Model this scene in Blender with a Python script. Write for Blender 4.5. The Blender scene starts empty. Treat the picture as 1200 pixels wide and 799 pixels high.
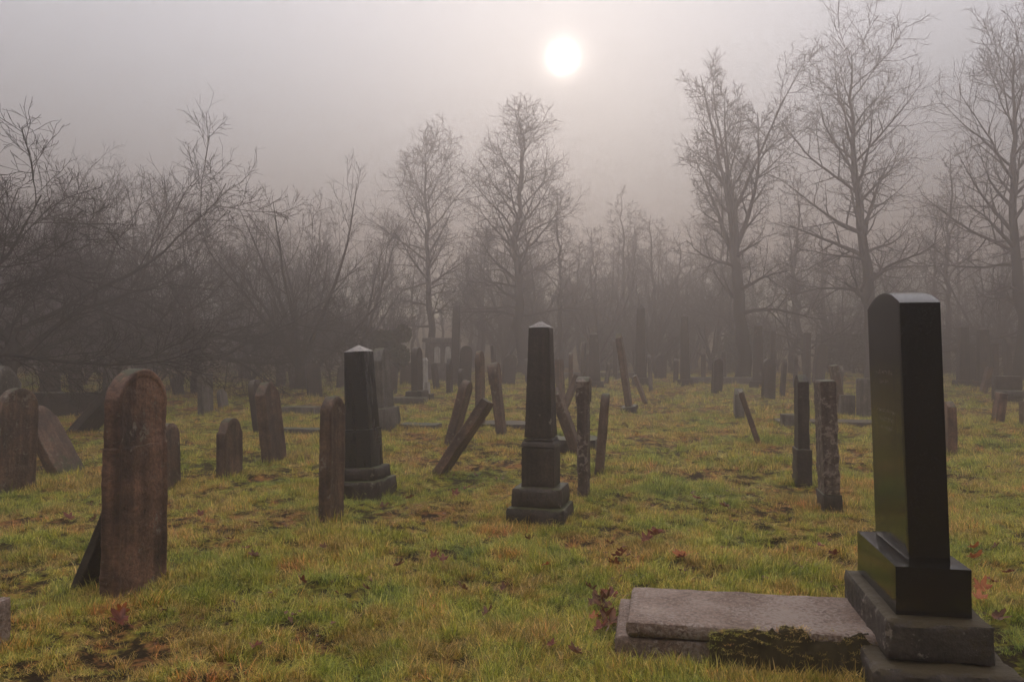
import bpy, math, random
import numpy as np
from mathutils import Vector, Matrix, Euler

random.seed(7)
RNG = np.random.default_rng(11)
sc = bpy.context.scene
COL = sc.collection
R = math.radians

# ------------------------------------------------------------------ camera
F_PX = 942.0
CAM = Vector((0.0, 0.0, 1.6))
PITCH = math.atan(15.5 / F_PX)
cd = bpy.data.cameras.new('camera')
cam = bpy.data.objects.new('camera', cd)
COL.objects.link(cam)
cd.sensor_width = 36.0
cd.lens = 36.0 * F_PX / 1200.0
cd.clip_start = 0.05
cd.clip_end = 3000
cam.location = CAM
cam.rotation_euler = (R(90) + PITCH, 0, 0)
sc.camera = cam


def ray(px, py):
    u = (px - 600) / F_PX
    v = (399.5 - py) / F_PX
    c, s = math.cos(PITCH), math.sin(PITCH)
    return Vector((u, c - v * s, s + v * c))


# ------------------------------------------------------------------ noise
def hash2(ix, iy, seed):
    h = (ix.astype(np.int64) * 374761393 + iy.astype(np.int64) * 668265263 + seed * 974634777) & 0xffffffff
    h = ((h ^ (h >> 13)) * 1274126177) & 0xffffffff
    h = h ^ (h >> 16)
    return (h & 0xffff) / 65535.0


def vnoise(x, y, seed=0):
    x = np.asarray(x, float); y = np.asarray(y, float)
    ix = np.floor(x); iy = np.floor(y)
    fx = x - ix; fy = y - iy
    fx = fx * fx * (3 - 2 * fx); fy = fy * fy * (3 - 2 * fy)
    a = hash2(ix, iy, seed); b = hash2(ix + 1, iy, seed)
    c = hash2(ix, iy + 1, seed); d = hash2(ix + 1, iy + 1, seed)
    return (a + (b - a) * fx) * (1 - fy) + (c + (d - c) * fx) * fy - 0.5


def fbm(x, y, seed=0, octv=4):
    s = 0; amp = 1; f = 1
    for k in range(octv):
        s = s + amp * vnoise(np.asarray(x) * f + 17.3 * k, np.asarray(y) * f - 9.1 * k, seed + k)
        amp *= 0.5; f *= 2.03
    return s


def fbm3(p, scale, seed=0, octv=3):
    x, y, z = p[:, 0] * scale, p[:, 1] * scale, p[:, 2] * scale
    return (fbm(x + 3.1 * z, y - 1.7 * z, seed, octv) + fbm(z - 2.3 * y, x + 0.9 * y, seed + 31, octv)) * 0.7


def gz(x, y):
    x = np.asarray(x, float); y = np.asarray(y, float)
    base = 0.0165 * np.clip(y - 8, 0, 32) + 0.009 * np.clip(y - 40, 0, 25) + 0.09 * np.clip(y - 64, 0, 85)
    und = 0.16 * fbm(x * 0.22, y * 0.22, 5, 2) * np.clip((y - 3) / 12, 0.25, 1)
    tus = 0.06 * fbm(x * 1.6, y * 1.6, 9, 3)
    fine = 0.045 * fbm(x * 6.0, y * 6.0, 21, 2)
    m = 1 - 0.85 * np.exp(-(((x - 1.3) / 1.3) ** 2 + ((y - 4.2) / .75) ** 2) ** 2)
    return base + (und + tus + fine) * m


def ground_at(px, py):
    d = ray(px, py)
    t = 2.5
    while t < 150:
        p = CAM + d * t
        if p.z <= float(gz(p.x, p.y)):
            break
        t += 0.02
    return CAM + d * t


def at_depth(px, D):
    x = (px - 600) / F_PX * D
    return Vector((x, D, float(gz(x, D))))


def z_of(py, D):
    d = ray(600, py)
    return CAM.z + d.z / d.y * D


# ------------------------------------------------------------------ mesh helpers
def mk_mesh(name, V, quads=None, tris=None, mat=None, smooth=True):
    V = np.asarray(V, np.float32)
    me = bpy.data.meshes.new(name)
    me.vertices.add(len(V))
    me.vertices.foreach_set('co', V.ravel())
    loops = []; starts = []; totals = []; n = 0
    if quads is not None and len(quads):
        q = np.asarray(quads, np.int32)
        loops.append(q.ravel()); starts.append(np.arange(len(q)) * 4 + n); totals.append(np.full(len(q), 4)); n += q.size
    if tris is not None and len(tris):
        t = np.asarray(tris, np.int32)
        loops.append(t.ravel()); starts.append(np.arange(len(t)) * 3 + n); totals.append(np.full(len(t), 3)); n += t.size
    loops = np.concatenate(loops).astype(np.int32); starts = np.concatenate(starts).astype(np.int32)
    me.loops.add(len(loops)); me.loops.foreach_set('vertex_index', loops)
    me.polygons.add(len(starts))
    me.polygons.foreach_set('loop_start', starts)
    me.update(calc_edges=True)
    me.validate()
    if smooth:
        me.polygons.foreach_set('use_smooth', np.ones(len(me.polygons), bool))
    if mat:
        me.materials.append(mat)
    me.update()
    return me


def link(name, me, parent=None, loc=None, rot=None):
    o = bpy.data.objects.new(name, me)
    COL.objects.link(o)
    if parent is not None:
        o.parent = parent
    if loc is not None:
        o.location = loc
    if rot is not None:
        o.rotation_euler = rot
    return o


def tag(o, label=None, cat=None, group=None, kind=None):
    if label: o['label'] = label
    if cat: o['category'] = cat
    if group: o['group'] = group
    if kind: o['kind'] = kind
    return o


def finish(V, Q, T, name, mat, sharp=35):
    me = mk_mesh(name, V, Q, T, mat, True)
    try:
        me.set_sharp_from_angle(angle=R(sharp))
    except Exception:
        pass
    return me


def box_grid(w0, d0, w1, d1, z0, z1, res=0.05, bev=0.01, rough=0.0, seed=0, cx=0, cy=0, mat=None, name='block', skew=(0, 0), chip=0.0, topf=None):
    """a tapered block from a gridded shell, with rounded worn edges"""
    nx = max(2, int(max(w0, w1) / res)); ny = max(2, int(max(d0, d1) / res)); nz = max(2, int((z1 - z0) / res))

    def par(n):  # parameter values with an extra loop near both ends for the worn edge
        t = np.linspace(0, 1, n + 1)
        return t
    tx, ty, tz = par(nx), par(ny), par(nz)
    Vs = []; Qs = []; idx = {}

    def vid(i, j, k):
        key = (i, j, k)
        if key not in idx:
            idx[key] = len(Vs); Vs.append((tx[i], ty[j], tz[k]))
        return idx[key]
    for i in range(nx):
        for j in range(ny):
            Qs.append((vid(i, j, 0), vid(i, j + 1, 0), vid(i + 1, j + 1, 0), vid(i + 1, j, 0)))
            Qs.append((vid(i, j, nz), vid(i + 1, j, nz), vid(i + 1, j + 1, nz), vid(i, j + 1, nz)))
    for i in range(nx):
        for k in range(nz):
            Qs.append((vid(i, 0, k), vid(i + 1, 0, k), vid(i + 1, 0, k + 1), vid(i, 0, k + 1)))
            Qs.append((vid(i, ny, k), vid(i, ny, k + 1), vid(i + 1, ny, k + 1), vid(i + 1, ny, k)))
    for j in range(ny):
        for k in range(nz):
            Qs.append((vid(0, j, k), vid(0, j, k + 1), vid(0, j + 1, k + 1), vid(0, j + 1, k)))
            Qs.append((vid(nx, j, k), vid(nx, j + 1, k), vid(nx, j + 1, k + 1), vid(nx, j, k + 1)))
    P = np.array(Vs)
    w = w0 + (w1 - w0) * P[:, 2]; d = d0 + (d1 - d0) * P[:, 2]
    V = np.stack([(P[:, 0] - 0.5) * w + skew[0] * P[:, 2], (P[:, 1] - 0.5) * d + skew[1] * P[:, 2], z0 + (z1 - z0) * P[:, 2]], 1)
    ext = ((P[:, 0] < 1e-6) | (P[:, 0] > 1 - 1e-6)).astype(int) + ((P[:, 1] < 1e-6) | (P[:, 1] > 1 - 1e-6)) + ((P[:, 2] < 1e-6) | (P[:, 2] > 1 - 1e-6))
    cen = V.mean(0)
    n = np.stack([np.where(P[:, 0] < 1e-6, -1., 0) + np.where(P[:, 0] > 1 - 1e-6, 1., 0),
                  np.where(P[:, 1] < 1e-6, -1., 0) + np.where(P[:, 1] > 1 - 1e-6, 1., 0),
                  np.where(P[:, 2] < 1e-6, -1., 0) + np.where(P[:, 2] > 1 - 1e-6, 1., 0)], 1)
    ln = np.linalg.norm(n, axis=1, keepdims=True); ln[ln == 0] = 1
    edge = ext >= 2
    V[edge] -= (n / ln)[edge] * bev * (1 + (1.5 * np.abs(fbm3(V[edge], 9, seed + 3))[:, None] if rough > 0 else 0))
    if chip > 0:
        c = np.clip(fbm3(V[edge], 3.0, seed + 77)[:, None] - 0.28, 0, 1)
        V[edge] -= (n / ln)[edge] * c * chip * 3
    if rough > 0:
        V += (n / ln) * (fbm3(V, 11, seed)[:, None] * rough)
        V += (n / ln) * (fbm3(V, 3, seed + 5)[:, None] * rough * 1.2)
    if topf is not None:
        topf(V, P)
    V += np.array([cx, cy, 0])
    return finish(V, Qs, None, name, mat)


def top_round(u):      # u in -1..1 -> 0..1 height fraction
    return np.sqrt(np.clip(1 - u * u, 0, 1))


def top_seg(u):
    return (1 - u * u)


def top_gothic(u):
    return 1 - np.abs(u) ** 1.35


def top_point(u):
    return 1 - np.abs(u)


def top_shoulder(u):
    a = np.abs(u)
    inner = np.sqrt(np.clip(1 - (u / 0.78) ** 2, 0, 1)) * 0.72 + 0.28
    s = np.clip((0.82 - a) / 0.05, 0, 1)
    return inner * s + (1 - s) * 0.18 * np.sqrt(np.clip(1 - ((a - .8) / .2) ** 2, 0, 1))


def top_flat(u):
    return 0.5 + 0.5 * (1 - np.clip((np.abs(u) - 0.85) / 0.15, 0, 1) ** 2)


def top_broken(u):
    return 0.55 + 0.35 * u + 0.35 * vnoise(u * 3 + 11, u * 0, 4) + 0.12 * vnoise(u * 11, u * 0, 5)


TOPS = dict(round=(top_round, 1.0), seg=(top_seg, 0.35), gothic=(top_gothic, 0.95), point=(top_point, 0.55),
            shoulder=(top_shoulder, 0.95), flat=(top_flat, 0.06), broken=(top_broken, 0.3))


def slab_mesh(W, T, H, top='round', sink=0.15, res=0.035, rough=0.006, rim=0.0, seed=0, taper=0.0, mat=None, name='slab', z_base=None, edge=0.014, carve=0.0):
    """an upright slab: W along x, T along y, its outline closed by one of the tops, its faces worked as height fields"""
    f, k = TOPS[top]
    th = W / 2 * k                                  # height taken by the top
    nx = max(8, int(W / res)); nz = max(8, int((H + sink) / res))
    th_ = np.linspace(0, math.pi, nx + 1)
    u = -np.cos(th_)
    s = np.linspace(0, 1, nz + 1)
    U, S = np.meshgrid(u, s, indexing='ij')
    zt = H - th + th * f(U)
    z0 = -sink if z_base is None else z_base
    Z = z0 + (zt - z0) * S
    wz = 1 - taper * (Z / max(H, .01))
    X = U * W / 2 * wz
    # distance to outline
    dx = (1 - np.abs(U)) * W / 2
    dz = zt - Z
    dist = np.minimum(dx, dz)
    if k > 0.3:
        # for round heads the distance to the curve
        zz = np.clip(Z - (H - th), 0, None) / max(th, 1e-6)
        rr = 1 - np.sqrt(np.clip(U * U + zz * zz, 0, 4))
        dist = np.where(Z > H - th, np.minimum(np.maximum(rr, 0) * W / 2 + .3 * np.clip(dz, 0, None), dist), dist)
    e = np.clip(1 - dist / edge, 0, 1)
    off = T / 2 - edge * 0.8 * (1 - np.sqrt(np.clip(1 - e * e, 0, 1)))
    if rim > 0:
        a = np.clip((dist - 0.045) / 0.012, 0, 1)
        low = np.clip((Z - 0.22 * H) / 0.02, 0, 1)
        off = off - rim * a * low
    P = np.stack([X.ravel(), np.zeros(X.size), Z.ravel()], 1)
    nf = (fbm3(P, 9, seed) * rough + fbm3(P, 2.5, seed + 4) * rough * 1.5).reshape(X.shape)
    nb = (fbm3(P, 9, seed + 50) * rough).reshape(X.shape)
    if carve > 0:
        # worn lines of lettering: shallow broken rows
        row = np.sin(Z * 2 * math.pi / 0.075)
        cv = np.clip(row, 0, 1) * (vnoise(X * 60, Z * 30, seed) > 0.05) * (dist > .08) * (Z > .35 * H)
        nf = nf - carve * cv
    ex = fbm3(P, 6, seed + 9).reshape(X.shape) * rough
    Xo = X + ex * np.sign(U) * np.abs(U) ** 4
    Vf = np.stack([Xo, -(off + nf), Z], -1).reshape(-1, 3)
    Vb = np.stack([Xo, (off + nb), Z], -1).reshape(-1, 3)
    n1 = len(Vf)
    Q = []
    ids = np.arange((nx + 1) * (nz + 1)).reshape(nx + 1, nz + 1)
    a = ids[:-1, :-1].ravel(); b = ids[1:, :-1].ravel(); c = ids[1:, 1:].ravel(); d = ids[:-1, 1:].ravel()
    Q.append(np.stack([a, b, c, d], 1))
    Q.append(np.stack([a, d, c, b], 1) + n1)
    # sides, top and bottom strips
    def strip(line):
        l = np.array(line)
        return np.stack([l[:-1], l[:-1] + n1, l[1:] + n1, l[1:]], 1)
    Q.append(strip(ids[0, ::-1])[:, ::-1]); Q.append(strip(ids[-1, :])[:, ::-1])
    Q.append(strip(ids[:, -1])[:, ::1]); Q.append(strip(ids[:, 0])[:, ::-1])
    me = finish(np.concatenate([Vf, Vb]), np.concatenate(Q), None, name, mat, 50)
    import bmesh
    bm = bmesh.new(); bm.from_mesh(me)
    bmesh.ops.remove_doubles(bm, verts=bm.verts, dist=0.0004)
    bmesh.ops.recalc_face_normals(bm, faces=bm.faces)
    bm.to_mesh(me); bm.free()
    return me


# ------------------------------------------------------------------ materials
def new_mat(name):
    m = bpy.data.materials.new(name); m.use_nodes = True
    nt = m.node_tree
    return m, nt, nt.nodes['Principled BSDF'], nt.nodes['Material Output']


def N(nt, typ, **kw):
    n = nt.nodes.new(typ)
    for k, v in kw.items():
        if k in n.inputs: n.inputs[k].default_value = v
        else: setattr(n, k, v)
    return n


def ramp(nt, fac, stops):
    r = nt.nodes.new('ShaderNodeValToRGB')
    el = r.color_ramp.elements
    while len(el) < len(stops): el.new(0.5)
    for e, (p, c) in zip(el, stops):
        e.position = p; e.color = (*c, 1) if len(c) == 3 else c
    nt.links.new(fac, r.inputs['Fac'])
    return r.outputs['Color']


def mixc(nt, fac, a, b):
    m = nt.nodes.new('ShaderNodeMix'); m.data_type = 'RGBA'
    for s, v in ((m.inputs[0], fac), (m.inputs[6], a), (m.inputs[7], b)):
        if isinstance(v, (int, float)): s.default_value = v
        elif isinstance(v, tuple): s.default_value = (*v, 1)
        else: nt.links.new(v, s)
    return m.outputs[2]


def noise(nt, vec, scale, detail=5, rough=0.6):
    n = nt.nodes.new('ShaderNodeTexNoise')
    n.inputs['Scale'].default_value = scale; n.inputs['Detail'].default_value = detail; n.inputs['Roughness'].default_value = rough
    nt.links.new(vec, n.inputs['Vector'])
    return n.outputs['Fac']


def stone_mat(name, c1, c2, lichen=(0.20, 0.17, 0.135), lich=0.62, moss=0.5, rough=0.6, bump=0.6, streak=True, spec=0.45, mossc=(0.045, 0.05, 0.012), lscale=16):
    m, nt, b, out = new_mat(name)
    g = N(nt, 'ShaderNodeNewGeometry'); tc = N(nt, 'ShaderNodeTexCoord')
    oi = N(nt, 'ShaderNodeObjectInfo')
    add = N(nt, 'ShaderNodeVectorMath', operation='ADD'); nt.links.new(tc.outputs['Object'], add.inputs[0])
    sc_ = N(nt, 'ShaderNodeVectorMath', operation='SCALE'); sc_.inputs['Scale'].default_value = 0.37
    nt.links.new(oi.outputs['Location'], sc_.inputs[0]); nt.links.new(sc_.outputs[0], add.inputs[1])
    vec = add.outputs[0]
    big = noise(nt, vec, 3.2, 6, 0.65)
    col = ramp(nt, big, [(0.33, c1), (0.66, c2)])
    if streak:
        mp = N(nt, 'ShaderNodeMapping'); mp.inputs['Scale'].default_value = (14, 14, 1.1)
        nt.links.new(vec, mp.inputs['Vector'])
        st = noise(nt, mp.outputs[0], 1.0, 4, 0.6)
        dk = ramp(nt, st, [(0.38, (0.30, 0.28, 0.26)), (0.62, (1, 1, 1))])
        mm = nt.nodes.new('ShaderNodeMix'); mm.data_type = 'RGBA'; mm.blend_type = 'MULTIPLY'; mm.inputs[0].default_value = 0.75
        nt.links.new(col, mm.inputs[6]); nt.links.new(dk, mm.inputs[7]); col = mm.outputs[2]
    fine = noise(nt, vec, 38, 6, 0.75)
    fr = ramp(nt, fine, [(0.35, (0.4, 0.4, 0.4)), (0.65, (1.35, 1.35, 1.35))])
    mm = nt.nodes.new('ShaderNodeMix'); mm.data_type = 'RGBA'; mm.blend_type = 'MULTIPLY'; mm.inputs[0].default_value = 0.8
    nt.links.new(col, mm.inputs[6]); nt.links.new(fr, mm.inputs[7]); col = mm.outputs[2]
    # lichen spots
    l1 = noise(nt, vec, lscale, 8, 0.7)
    lb = noise(nt, vec, 2.1, 4, 0.6)
    lmx = N(nt, 'ShaderNodeMath', operation='MULTIPLY_ADD'); lmx.inputs[1].default_value = 0.55; lmx.inputs[2].default_value = -0.275
    nt.links.new(lb, lmx.inputs[0])
    lsm = N(nt, 'ShaderNodeMath', operation='ADD'); nt.links.new(l1, lsm.inputs[0]); nt.links.new(lmx.outputs[0], lsm.inputs[1]); l1 = lsm.outputs[0]
    lm = ramp(nt, l1, [(lich, (0, 0, 0)), (lich + 0.05, (1, 1, 1))])
    col = mixc(nt, lm, col, lichen)
    # moss on upward faces and near the soil
    sep = N(nt, 'ShaderNodeSeparateXYZ'); nt.links.new(g.outputs['Normal'], sep.inputs[0])
    m1 = noise(nt, vec, 9, 6, 0.7)
    ma = N(nt, 'ShaderNodeMath', operation='MULTIPLY_ADD'); ma.inputs[1].default_value = 0.45
    nt.links.new(sep.outputs['Z'], ma.inputs[0]); nt.links.new(m1, ma.inputs[2])
    so = N(nt, 'ShaderNodeSeparateXYZ'); nt.links.new(tc.outputs['Object'], so.inputs[0])
    low = N(nt, 'ShaderNodeMapRange'); low.inputs['From Min'].default_value = 0.35; low.inputs['From Max'].default_value = -0.05
    low.inputs['To Max'].default_value = 0.28
    nt.links.new(so.outputs['Z'], low.inputs['Value'])
    ad = N(nt, 'ShaderNodeMath', operation='ADD'); nt.links.new(ma.outputs[0], ad.inputs[0]); nt.links.new(low.outputs[0], ad.inputs[1])
    mr = ramp(nt, ad.outputs[0], [(1.12 - moss * 0.5, (0, 0, 0)), (1.24 - moss * 0.5 if moss < .9 else .9, (1, 1, 1))])
    col = mixc(nt, mr, col, mossc)
    nt.links.new(col, b.inputs['Base Color'])
    b.inputs['Roughness'].default_value = rough
    b.inputs['Specular IOR Level'].default_value = spec
    bp = N(nt, 'ShaderNodeBump'); bp.inputs['Strength'].default_value = bump; bp.inputs['Distance'].default_value = 0.015
    av = N(nt, 'ShaderNodeMath', operation='ADD'); nt.links.new(fine, av.inputs[0]); nt.links.new(l1, av.inputs[1])
    nt.links.new(av.outputs[0], bp.inputs['Height']); nt.links.new(bp.outputs[0], b.inputs['Normal'])
    return m


def granite_mat(name, base, rough, speck):
    m, nt, b, out = new_mat(name)
    tc = N(nt, 'ShaderNodeTexCoord')
    v = N(nt, 'ShaderNodeTexVoronoi'); v.inputs['Scale'].default_value = 260
    nt.links.new(tc.outputs['Object'], v.inputs['Vector'])
    sep = N(nt, 'ShaderNodeSeparateColor'); nt.links.new(v.outputs['Color'], sep.inputs[0])
    c = ramp(nt, sep.outputs[0], [(0.6, base), (0.95, speck)])
    nt.links.new(c, b.inputs['Base Color'])
    mp = N(nt, 'ShaderNodeMapping'); mp.inputs['Scale'].default_value = (9, 9, 1.2); nt.links.new(tc.outputs['Object'], mp.inputs['Vector'])
    n1 = noise(nt, mp.outputs[0], 1.0, 6, 0.7)
    rr = N(nt, 'ShaderNodeMapRange'); rr.inputs['From Min'].default_value = 0.3; rr.inputs['From Max'].default_value = 0.7
    rr.inputs['To Min'].default_value = rough * 0.6; rr.inputs['To Max'].default_value = rough * 2.4
    nt.links.new(n1, rr.inputs['Value']); nt.links.new(rr.outputs[0], b.inputs['Roughness'])
    n2 = noise(nt, tc.outputs['Object'], 60, 4, 0.6)
    bp = N(nt, 'ShaderNodeBump'); bp.inputs['Strength'].default_value = 0.04; bp.inputs['Distance'].default_value = 0.003
    nt.links.new(n2, bp.inputs['Height']); nt.links.new(bp.outputs[0], b.inputs['Normal'])
    return m


M = {}
M['brown'] = stone_mat('brown_sandstone', (0.060, 0.036, 0.024), (0.23, 0.135, 0.085), lich=0.62, moss=0.6, bump=1.0)
M['red'] = stone_mat('reddish_sandstone', (0.065, 0.034, 0.022), (0.32, 0.17, 0.11), lich=0.62, moss=0.6, bump=1.0)
M['grey'] = stone_mat('grey_stone', (0.08, 0.072, 0.065), (0.20, 0.18, 0.165), lich=0.64, moss=0.6)
M['dark'] = stone_mat('dark_weathered_stone', (0.022, 0.016, 0.013), (0.075, 0.053, 0.041), lich=0.66, moss=0.5)
M['rough'] = stone_mat('lichened_rough_stone', (0.08, 0.055, 0.045), (0.17, 0.12, 0.10), lichen=(0.26, 0.21, 0.18), lich=0.55, moss=0.6, bump=1.0)
M['concrete'] = stone_mat('mossy_concrete', (0.022, 0.017, 0.014), (0.085, 0.068, 0.056), lichen=(0.28, 0.24, 0.21), lich=0.62, moss=0.66, streak=False, bump=0.8, mossc=(0.05, 0.035, 0.012))
M['slab'] = stone_mat('frosted_grave_slab', (0.15, 0.085, 0.055), (0.37, 0.275, 0.225), lichen=(0.36, 0.29, 0.25), lich=0.52, moss=0.12, streak=False, bump=1.0, lscale=48)
M['white'] = stone_mat('pale_marble', (0.55, 0.53, 0.50), (0.75, 0.73, 0.70), lich=0.75, moss=0.3)
M['tip'] = stone_mat('sky_sheen_tip', (0.14, 0.125, 0.115), (0.34, 0.31, 0.29), lich=0.6, moss=0.1, rough=0.4, streak=False, spec=0.5)  # pale colour stands in for sky reflected on the pyramid tips
M['black'] = granite_mat('black_polished_granite', (0.003, 0.003, 0.003), 0.10, (0.014, 0.014, 0.014))
M['blue'] = granite_mat('dark_polished_granite', (0.010, 0.011, 0.012), 0.2, (0.045, 0.047, 0.047))


def simple_mat(name, col, rough=0.9, spec=0.2):
    m, nt, b, out = new_mat(name)
    tc = N(nt, 'ShaderNodeTexCoord')
    n1 = noise(nt, tc.outputs['Object'], 12, 5, 0.7)
    c = ramp(nt, n1, [(0.3, tuple(x * 0.6 for x in col)), (0.7, tuple(x * 1.4 for x in col))])
    nt.links.new(c, b.inputs['Base Color']); b.inputs['Roughness'].default_value = rough
    b.inputs['Specular IOR Level'].default_value = spec
    return m


M['bark'] = simple_mat('bark', (0.026, 0.021, 0.018), spec=0.05)
M['twig'] = simple_mat('twig_bark', (0.024, 0.018, 0.015), spec=0.05)
M['carve'] = simple_mat('carved_granite', (0.30, 0.27, 0.24), 0.7)


def plant_color(nt, dark=1.0):
    """colours of the sward: green, moss yellow and straw in patches of their own"""
    g = N(nt, 'ShaderNodeNewGeometry')
    p = g.outputs['Position']
    a = noise(nt, p, 0.85, 4, 0.6)
    b_ = noise(nt, p, 4.5, 3, 0.6)
    c = noise(nt, p, 30, 2, 0.5)
    s = N(nt, 'ShaderNodeMath', operation='MULTIPLY_ADD'); s.inputs[1].default_value = 0.55
    nt.links.new(b_, s.inputs[0]); nt.links.new(a, s.inputs[2])
    s2 = N(nt, 'ShaderNodeMath', operation='MULTIPLY_ADD'); s2.inputs[1].default_value = 0.3
    nt.links.new(c, s2.inputs[0]); nt.links.new(s.outputs[0], s2.inputs[2])
    k = dark * 1.12
    col = ramp(nt, s2.outputs[0], [(0.70, (0.14 * k, 0.17 * k, 0.022 * k)), (0.84, (0.30 * k, 0.28 * k, 0.035 * k)),
                                   (0.92, (0.42 * k, 0.32 * k, 0.06 * k)), (0.99, (0.42 * k, 0.20 * k, 0.07 * k))])
    return col, g, s2.outputs[0]


def grass_mat():
    m, nt, b, out = new_mat('grass_blades')
    col, g, _ = plant_color(nt, 1.2)
    at = N(nt, 'ShaderNodeAttribute'); at.attribute_type = 'INSTANCER'; at.attribute_name = 'tint'
    straw = ramp(nt, at.outputs['Fac'], [(0.0, (0.12, 0.22, 0.03)), (0.45, (0.33, 0.42, 0.05)), (0.85, (0.58, 0.56, 0.17)), (1.0, (0.50, 0.22, 0.06))])
    c = mixc(nt, 0.5, col, straw)
    ri = ramp(nt, g.outputs['Random Per Island'], [(0.0, (0.16, 0.26, 0.15)), (0.45, (0.82, 0.86, 0.60)), (0.80, (1.5, 1.45, 1.4)), (1.0, (2.5, 2.3, 3.2))])  # random tone per blade; the brightest stops paint in wet highlights
    mm = nt.nodes.new('ShaderNodeMix'); mm.data_type = 'RGBA'; mm.blend_type = 'MULTIPLY'; mm.inputs[0].default_value = 1.0
    nt.links.new(c, mm.inputs[6]); nt.links.new(ri, mm.inputs[7]); c = mm.outputs[2]
    nt.links.new(c, b.inputs['Base Color'])
    b.inputs['Roughness'].default_value = 0.30
    b.inputs['Specular IOR Level'].default_value = 0.6
    tr = N(nt, 'ShaderNodeBsdfTranslucent'); nt.links.new(c, tr.inputs['Color'])
    mx = N(nt, 'ShaderNodeMixShader'); mx.inputs[0].default_value = 0.45
    nt.links.new(b.outputs[0], mx.inputs[1]); nt.links.new(tr.outputs[0], mx.inputs[2])
    nt.links.new(mx.outputs[0], out.inputs['Surface'])
    return m


def ground_mat():
    m, nt, b, out = new_mat('turf')
    col, g, f = plant_color(nt, 0.75)
    n1 = noise(nt, g.outputs['Position'], 7, 5, 0.7)
    soil = ramp(nt, n1, [(0.40, (0.035, 0.022, 0.010)), (0.60, (1, 1, 1))])
    msk = ramp(nt, n1, [(0.46, (1, 1, 1)), (0.60, (0, 0, 0))])
    c = mixc(nt, msk, col, (0.03, 0.018, 0.008))
    nt.links.new(c, b.inputs['Base Color']); b.inputs['Roughness'].default_value = 0.95
    b.inputs['Specular IOR Level'].default_value = 0.1
    n2 = noise(nt, g.outputs['Position'], 40, 6, 0.75)
    bp = N(nt, 'ShaderNodeBump'); bp.inputs['Strength'].default_value = 1.0; bp.inputs['Distance'].default_value = 0.03
    nt.links.new(n2, bp.inputs['Height']); nt.links.new(bp.outputs[0], b.inputs['Normal'])
    return m


def leaf_mat(name, c1, c2):
    m, nt, b, out = new_mat(name)
    tc = N(nt, 'ShaderNodeTexCoord')
    n1 = noise(nt, tc.outputs['Object'], 25, 4, 0.7)
    c = ramp(nt, n1, [(0.35, c1), (0.65, c2)])
    nt.links.new(c, b.inputs['Base Color']); b.inputs['Roughness'].default_value = 0.5
    tr = N(nt, 'ShaderNodeBsdfTranslucent'); nt.links.new(c, tr.inputs['Color'])
    mx = N(nt, 'ShaderNodeMixShader'); mx.inputs[0].default_value = 0.3
    nt.links.new(b.outputs[0], mx.inputs[1]); nt.links.new(tr.outputs[0], mx.inputs[2])
    nt.links.new(mx.outputs[0], out.inputs['Surface'])
    return m


M['grass'] = grass_mat()
M['turf'] = ground_mat()
M['leaf_red'] = leaf_mat('dead_red_leaf', (0.12, 0.026, 0.014), (0.27, 0.06, 0.024))
M['leaf_brown'] = leaf_mat('dead_brown_leaf', (0.09, 0.036, 0.018), (0.24, 0.09, 0.035))
M['leaf_orange'] = leaf_mat('dead_orange_leaf', (0.36, 0.09, 0.03), (0.55, 0.18, 0.05))
M['moss'] = simple_mat('moss', (0.035, 0.026, 0.010))
M['ivy'] = simple_mat('evergreen_leaves', (0.035, 0.045, 0.018))

# ------------------------------------------------------------------ ground
def graded(n, c, dense, far):
    t = np.linspace(-1, 1, n)
    k = math.asinh(far / dense)
    return c + dense * np.sinh(t * k)


gx = graded(600, 0.3, 3.0, 148)
gy = graded(600, 6.0, 3.5, 148)
GX, GY = np.meshgrid(gx, gy, indexing='ij')
GZ = gz(GX, GY)
GV = np.stack([GX, GY, GZ], -1).reshape(-1, 3)
ids = np.arange(GX.size).reshape(GX.shape)
GQ = np.stack([ids[:-1, :-1].ravel(), ids[1:, :-1].ravel(), ids[1:, 1:].ravel(), ids[:-1, 1:].ravel()], 1)
go = link('ground', mk_mesh('ground', GV, GQ, None, M['turf']))
tag(go, 'mossy uneven turf of the graveyard floor', kind='structure')

# ------------------------------------------------------------------ the near grave
# local axes of the grave: u across the stone's thickness, v along its face
YAW = R(-11)


def grave_pt(x, y):
    return Vector((x, y, 0))


def uv_obj(name, me, parent, origin, rot=YAW):
    return link(name, me, parent, origin, (0, 0, rot))


ux, uy = math.cos(YAW), math.sin(YAW)
vx, vy = -uy, ux


def P_uv(p0, u, v, z=0.0):
    return Vector((p0[0] + ux * u + vx * v, p0[1] + uy * u + vy * v, z))


def blk(name, parent, p0, U, V, z0, z1, mat, res=0.04, bev=0.004, rough=0.0, seed=1, taper=0.0, skew=(0, 0), chip=0.0, topf=None, base=Vector((0, 0, 0))):
    me = box_grid(U, V, U * (1 - taper), V * (1 - taper), 0, z1 - z0, res, bev, rough, seed, mat=mat, name=name, skew=skew, chip=chip, topf=topf)
    c = P_uv(p0, U / 2, V / 2, z0)
    return link(name, me, parent, c - base, (0, 0, YAW))


tower_base = P_uv((1.763, 3.80), 0.2, 0.4, 0.0)
tw = link('headstone', None, None, tower_base)
tag(tw, 'tall black polished granite headstone with curved top on stepped concrete base', 'headstone')


def arch(V, P):
    v = V[:, 1]; half = 0.33
    rise = 0.075 * (1 - (v / half) ** 2)
    V[:, 2] += rise * np.clip((V[:, 2] - 1.0) / 0.29, 0, 1)


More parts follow.
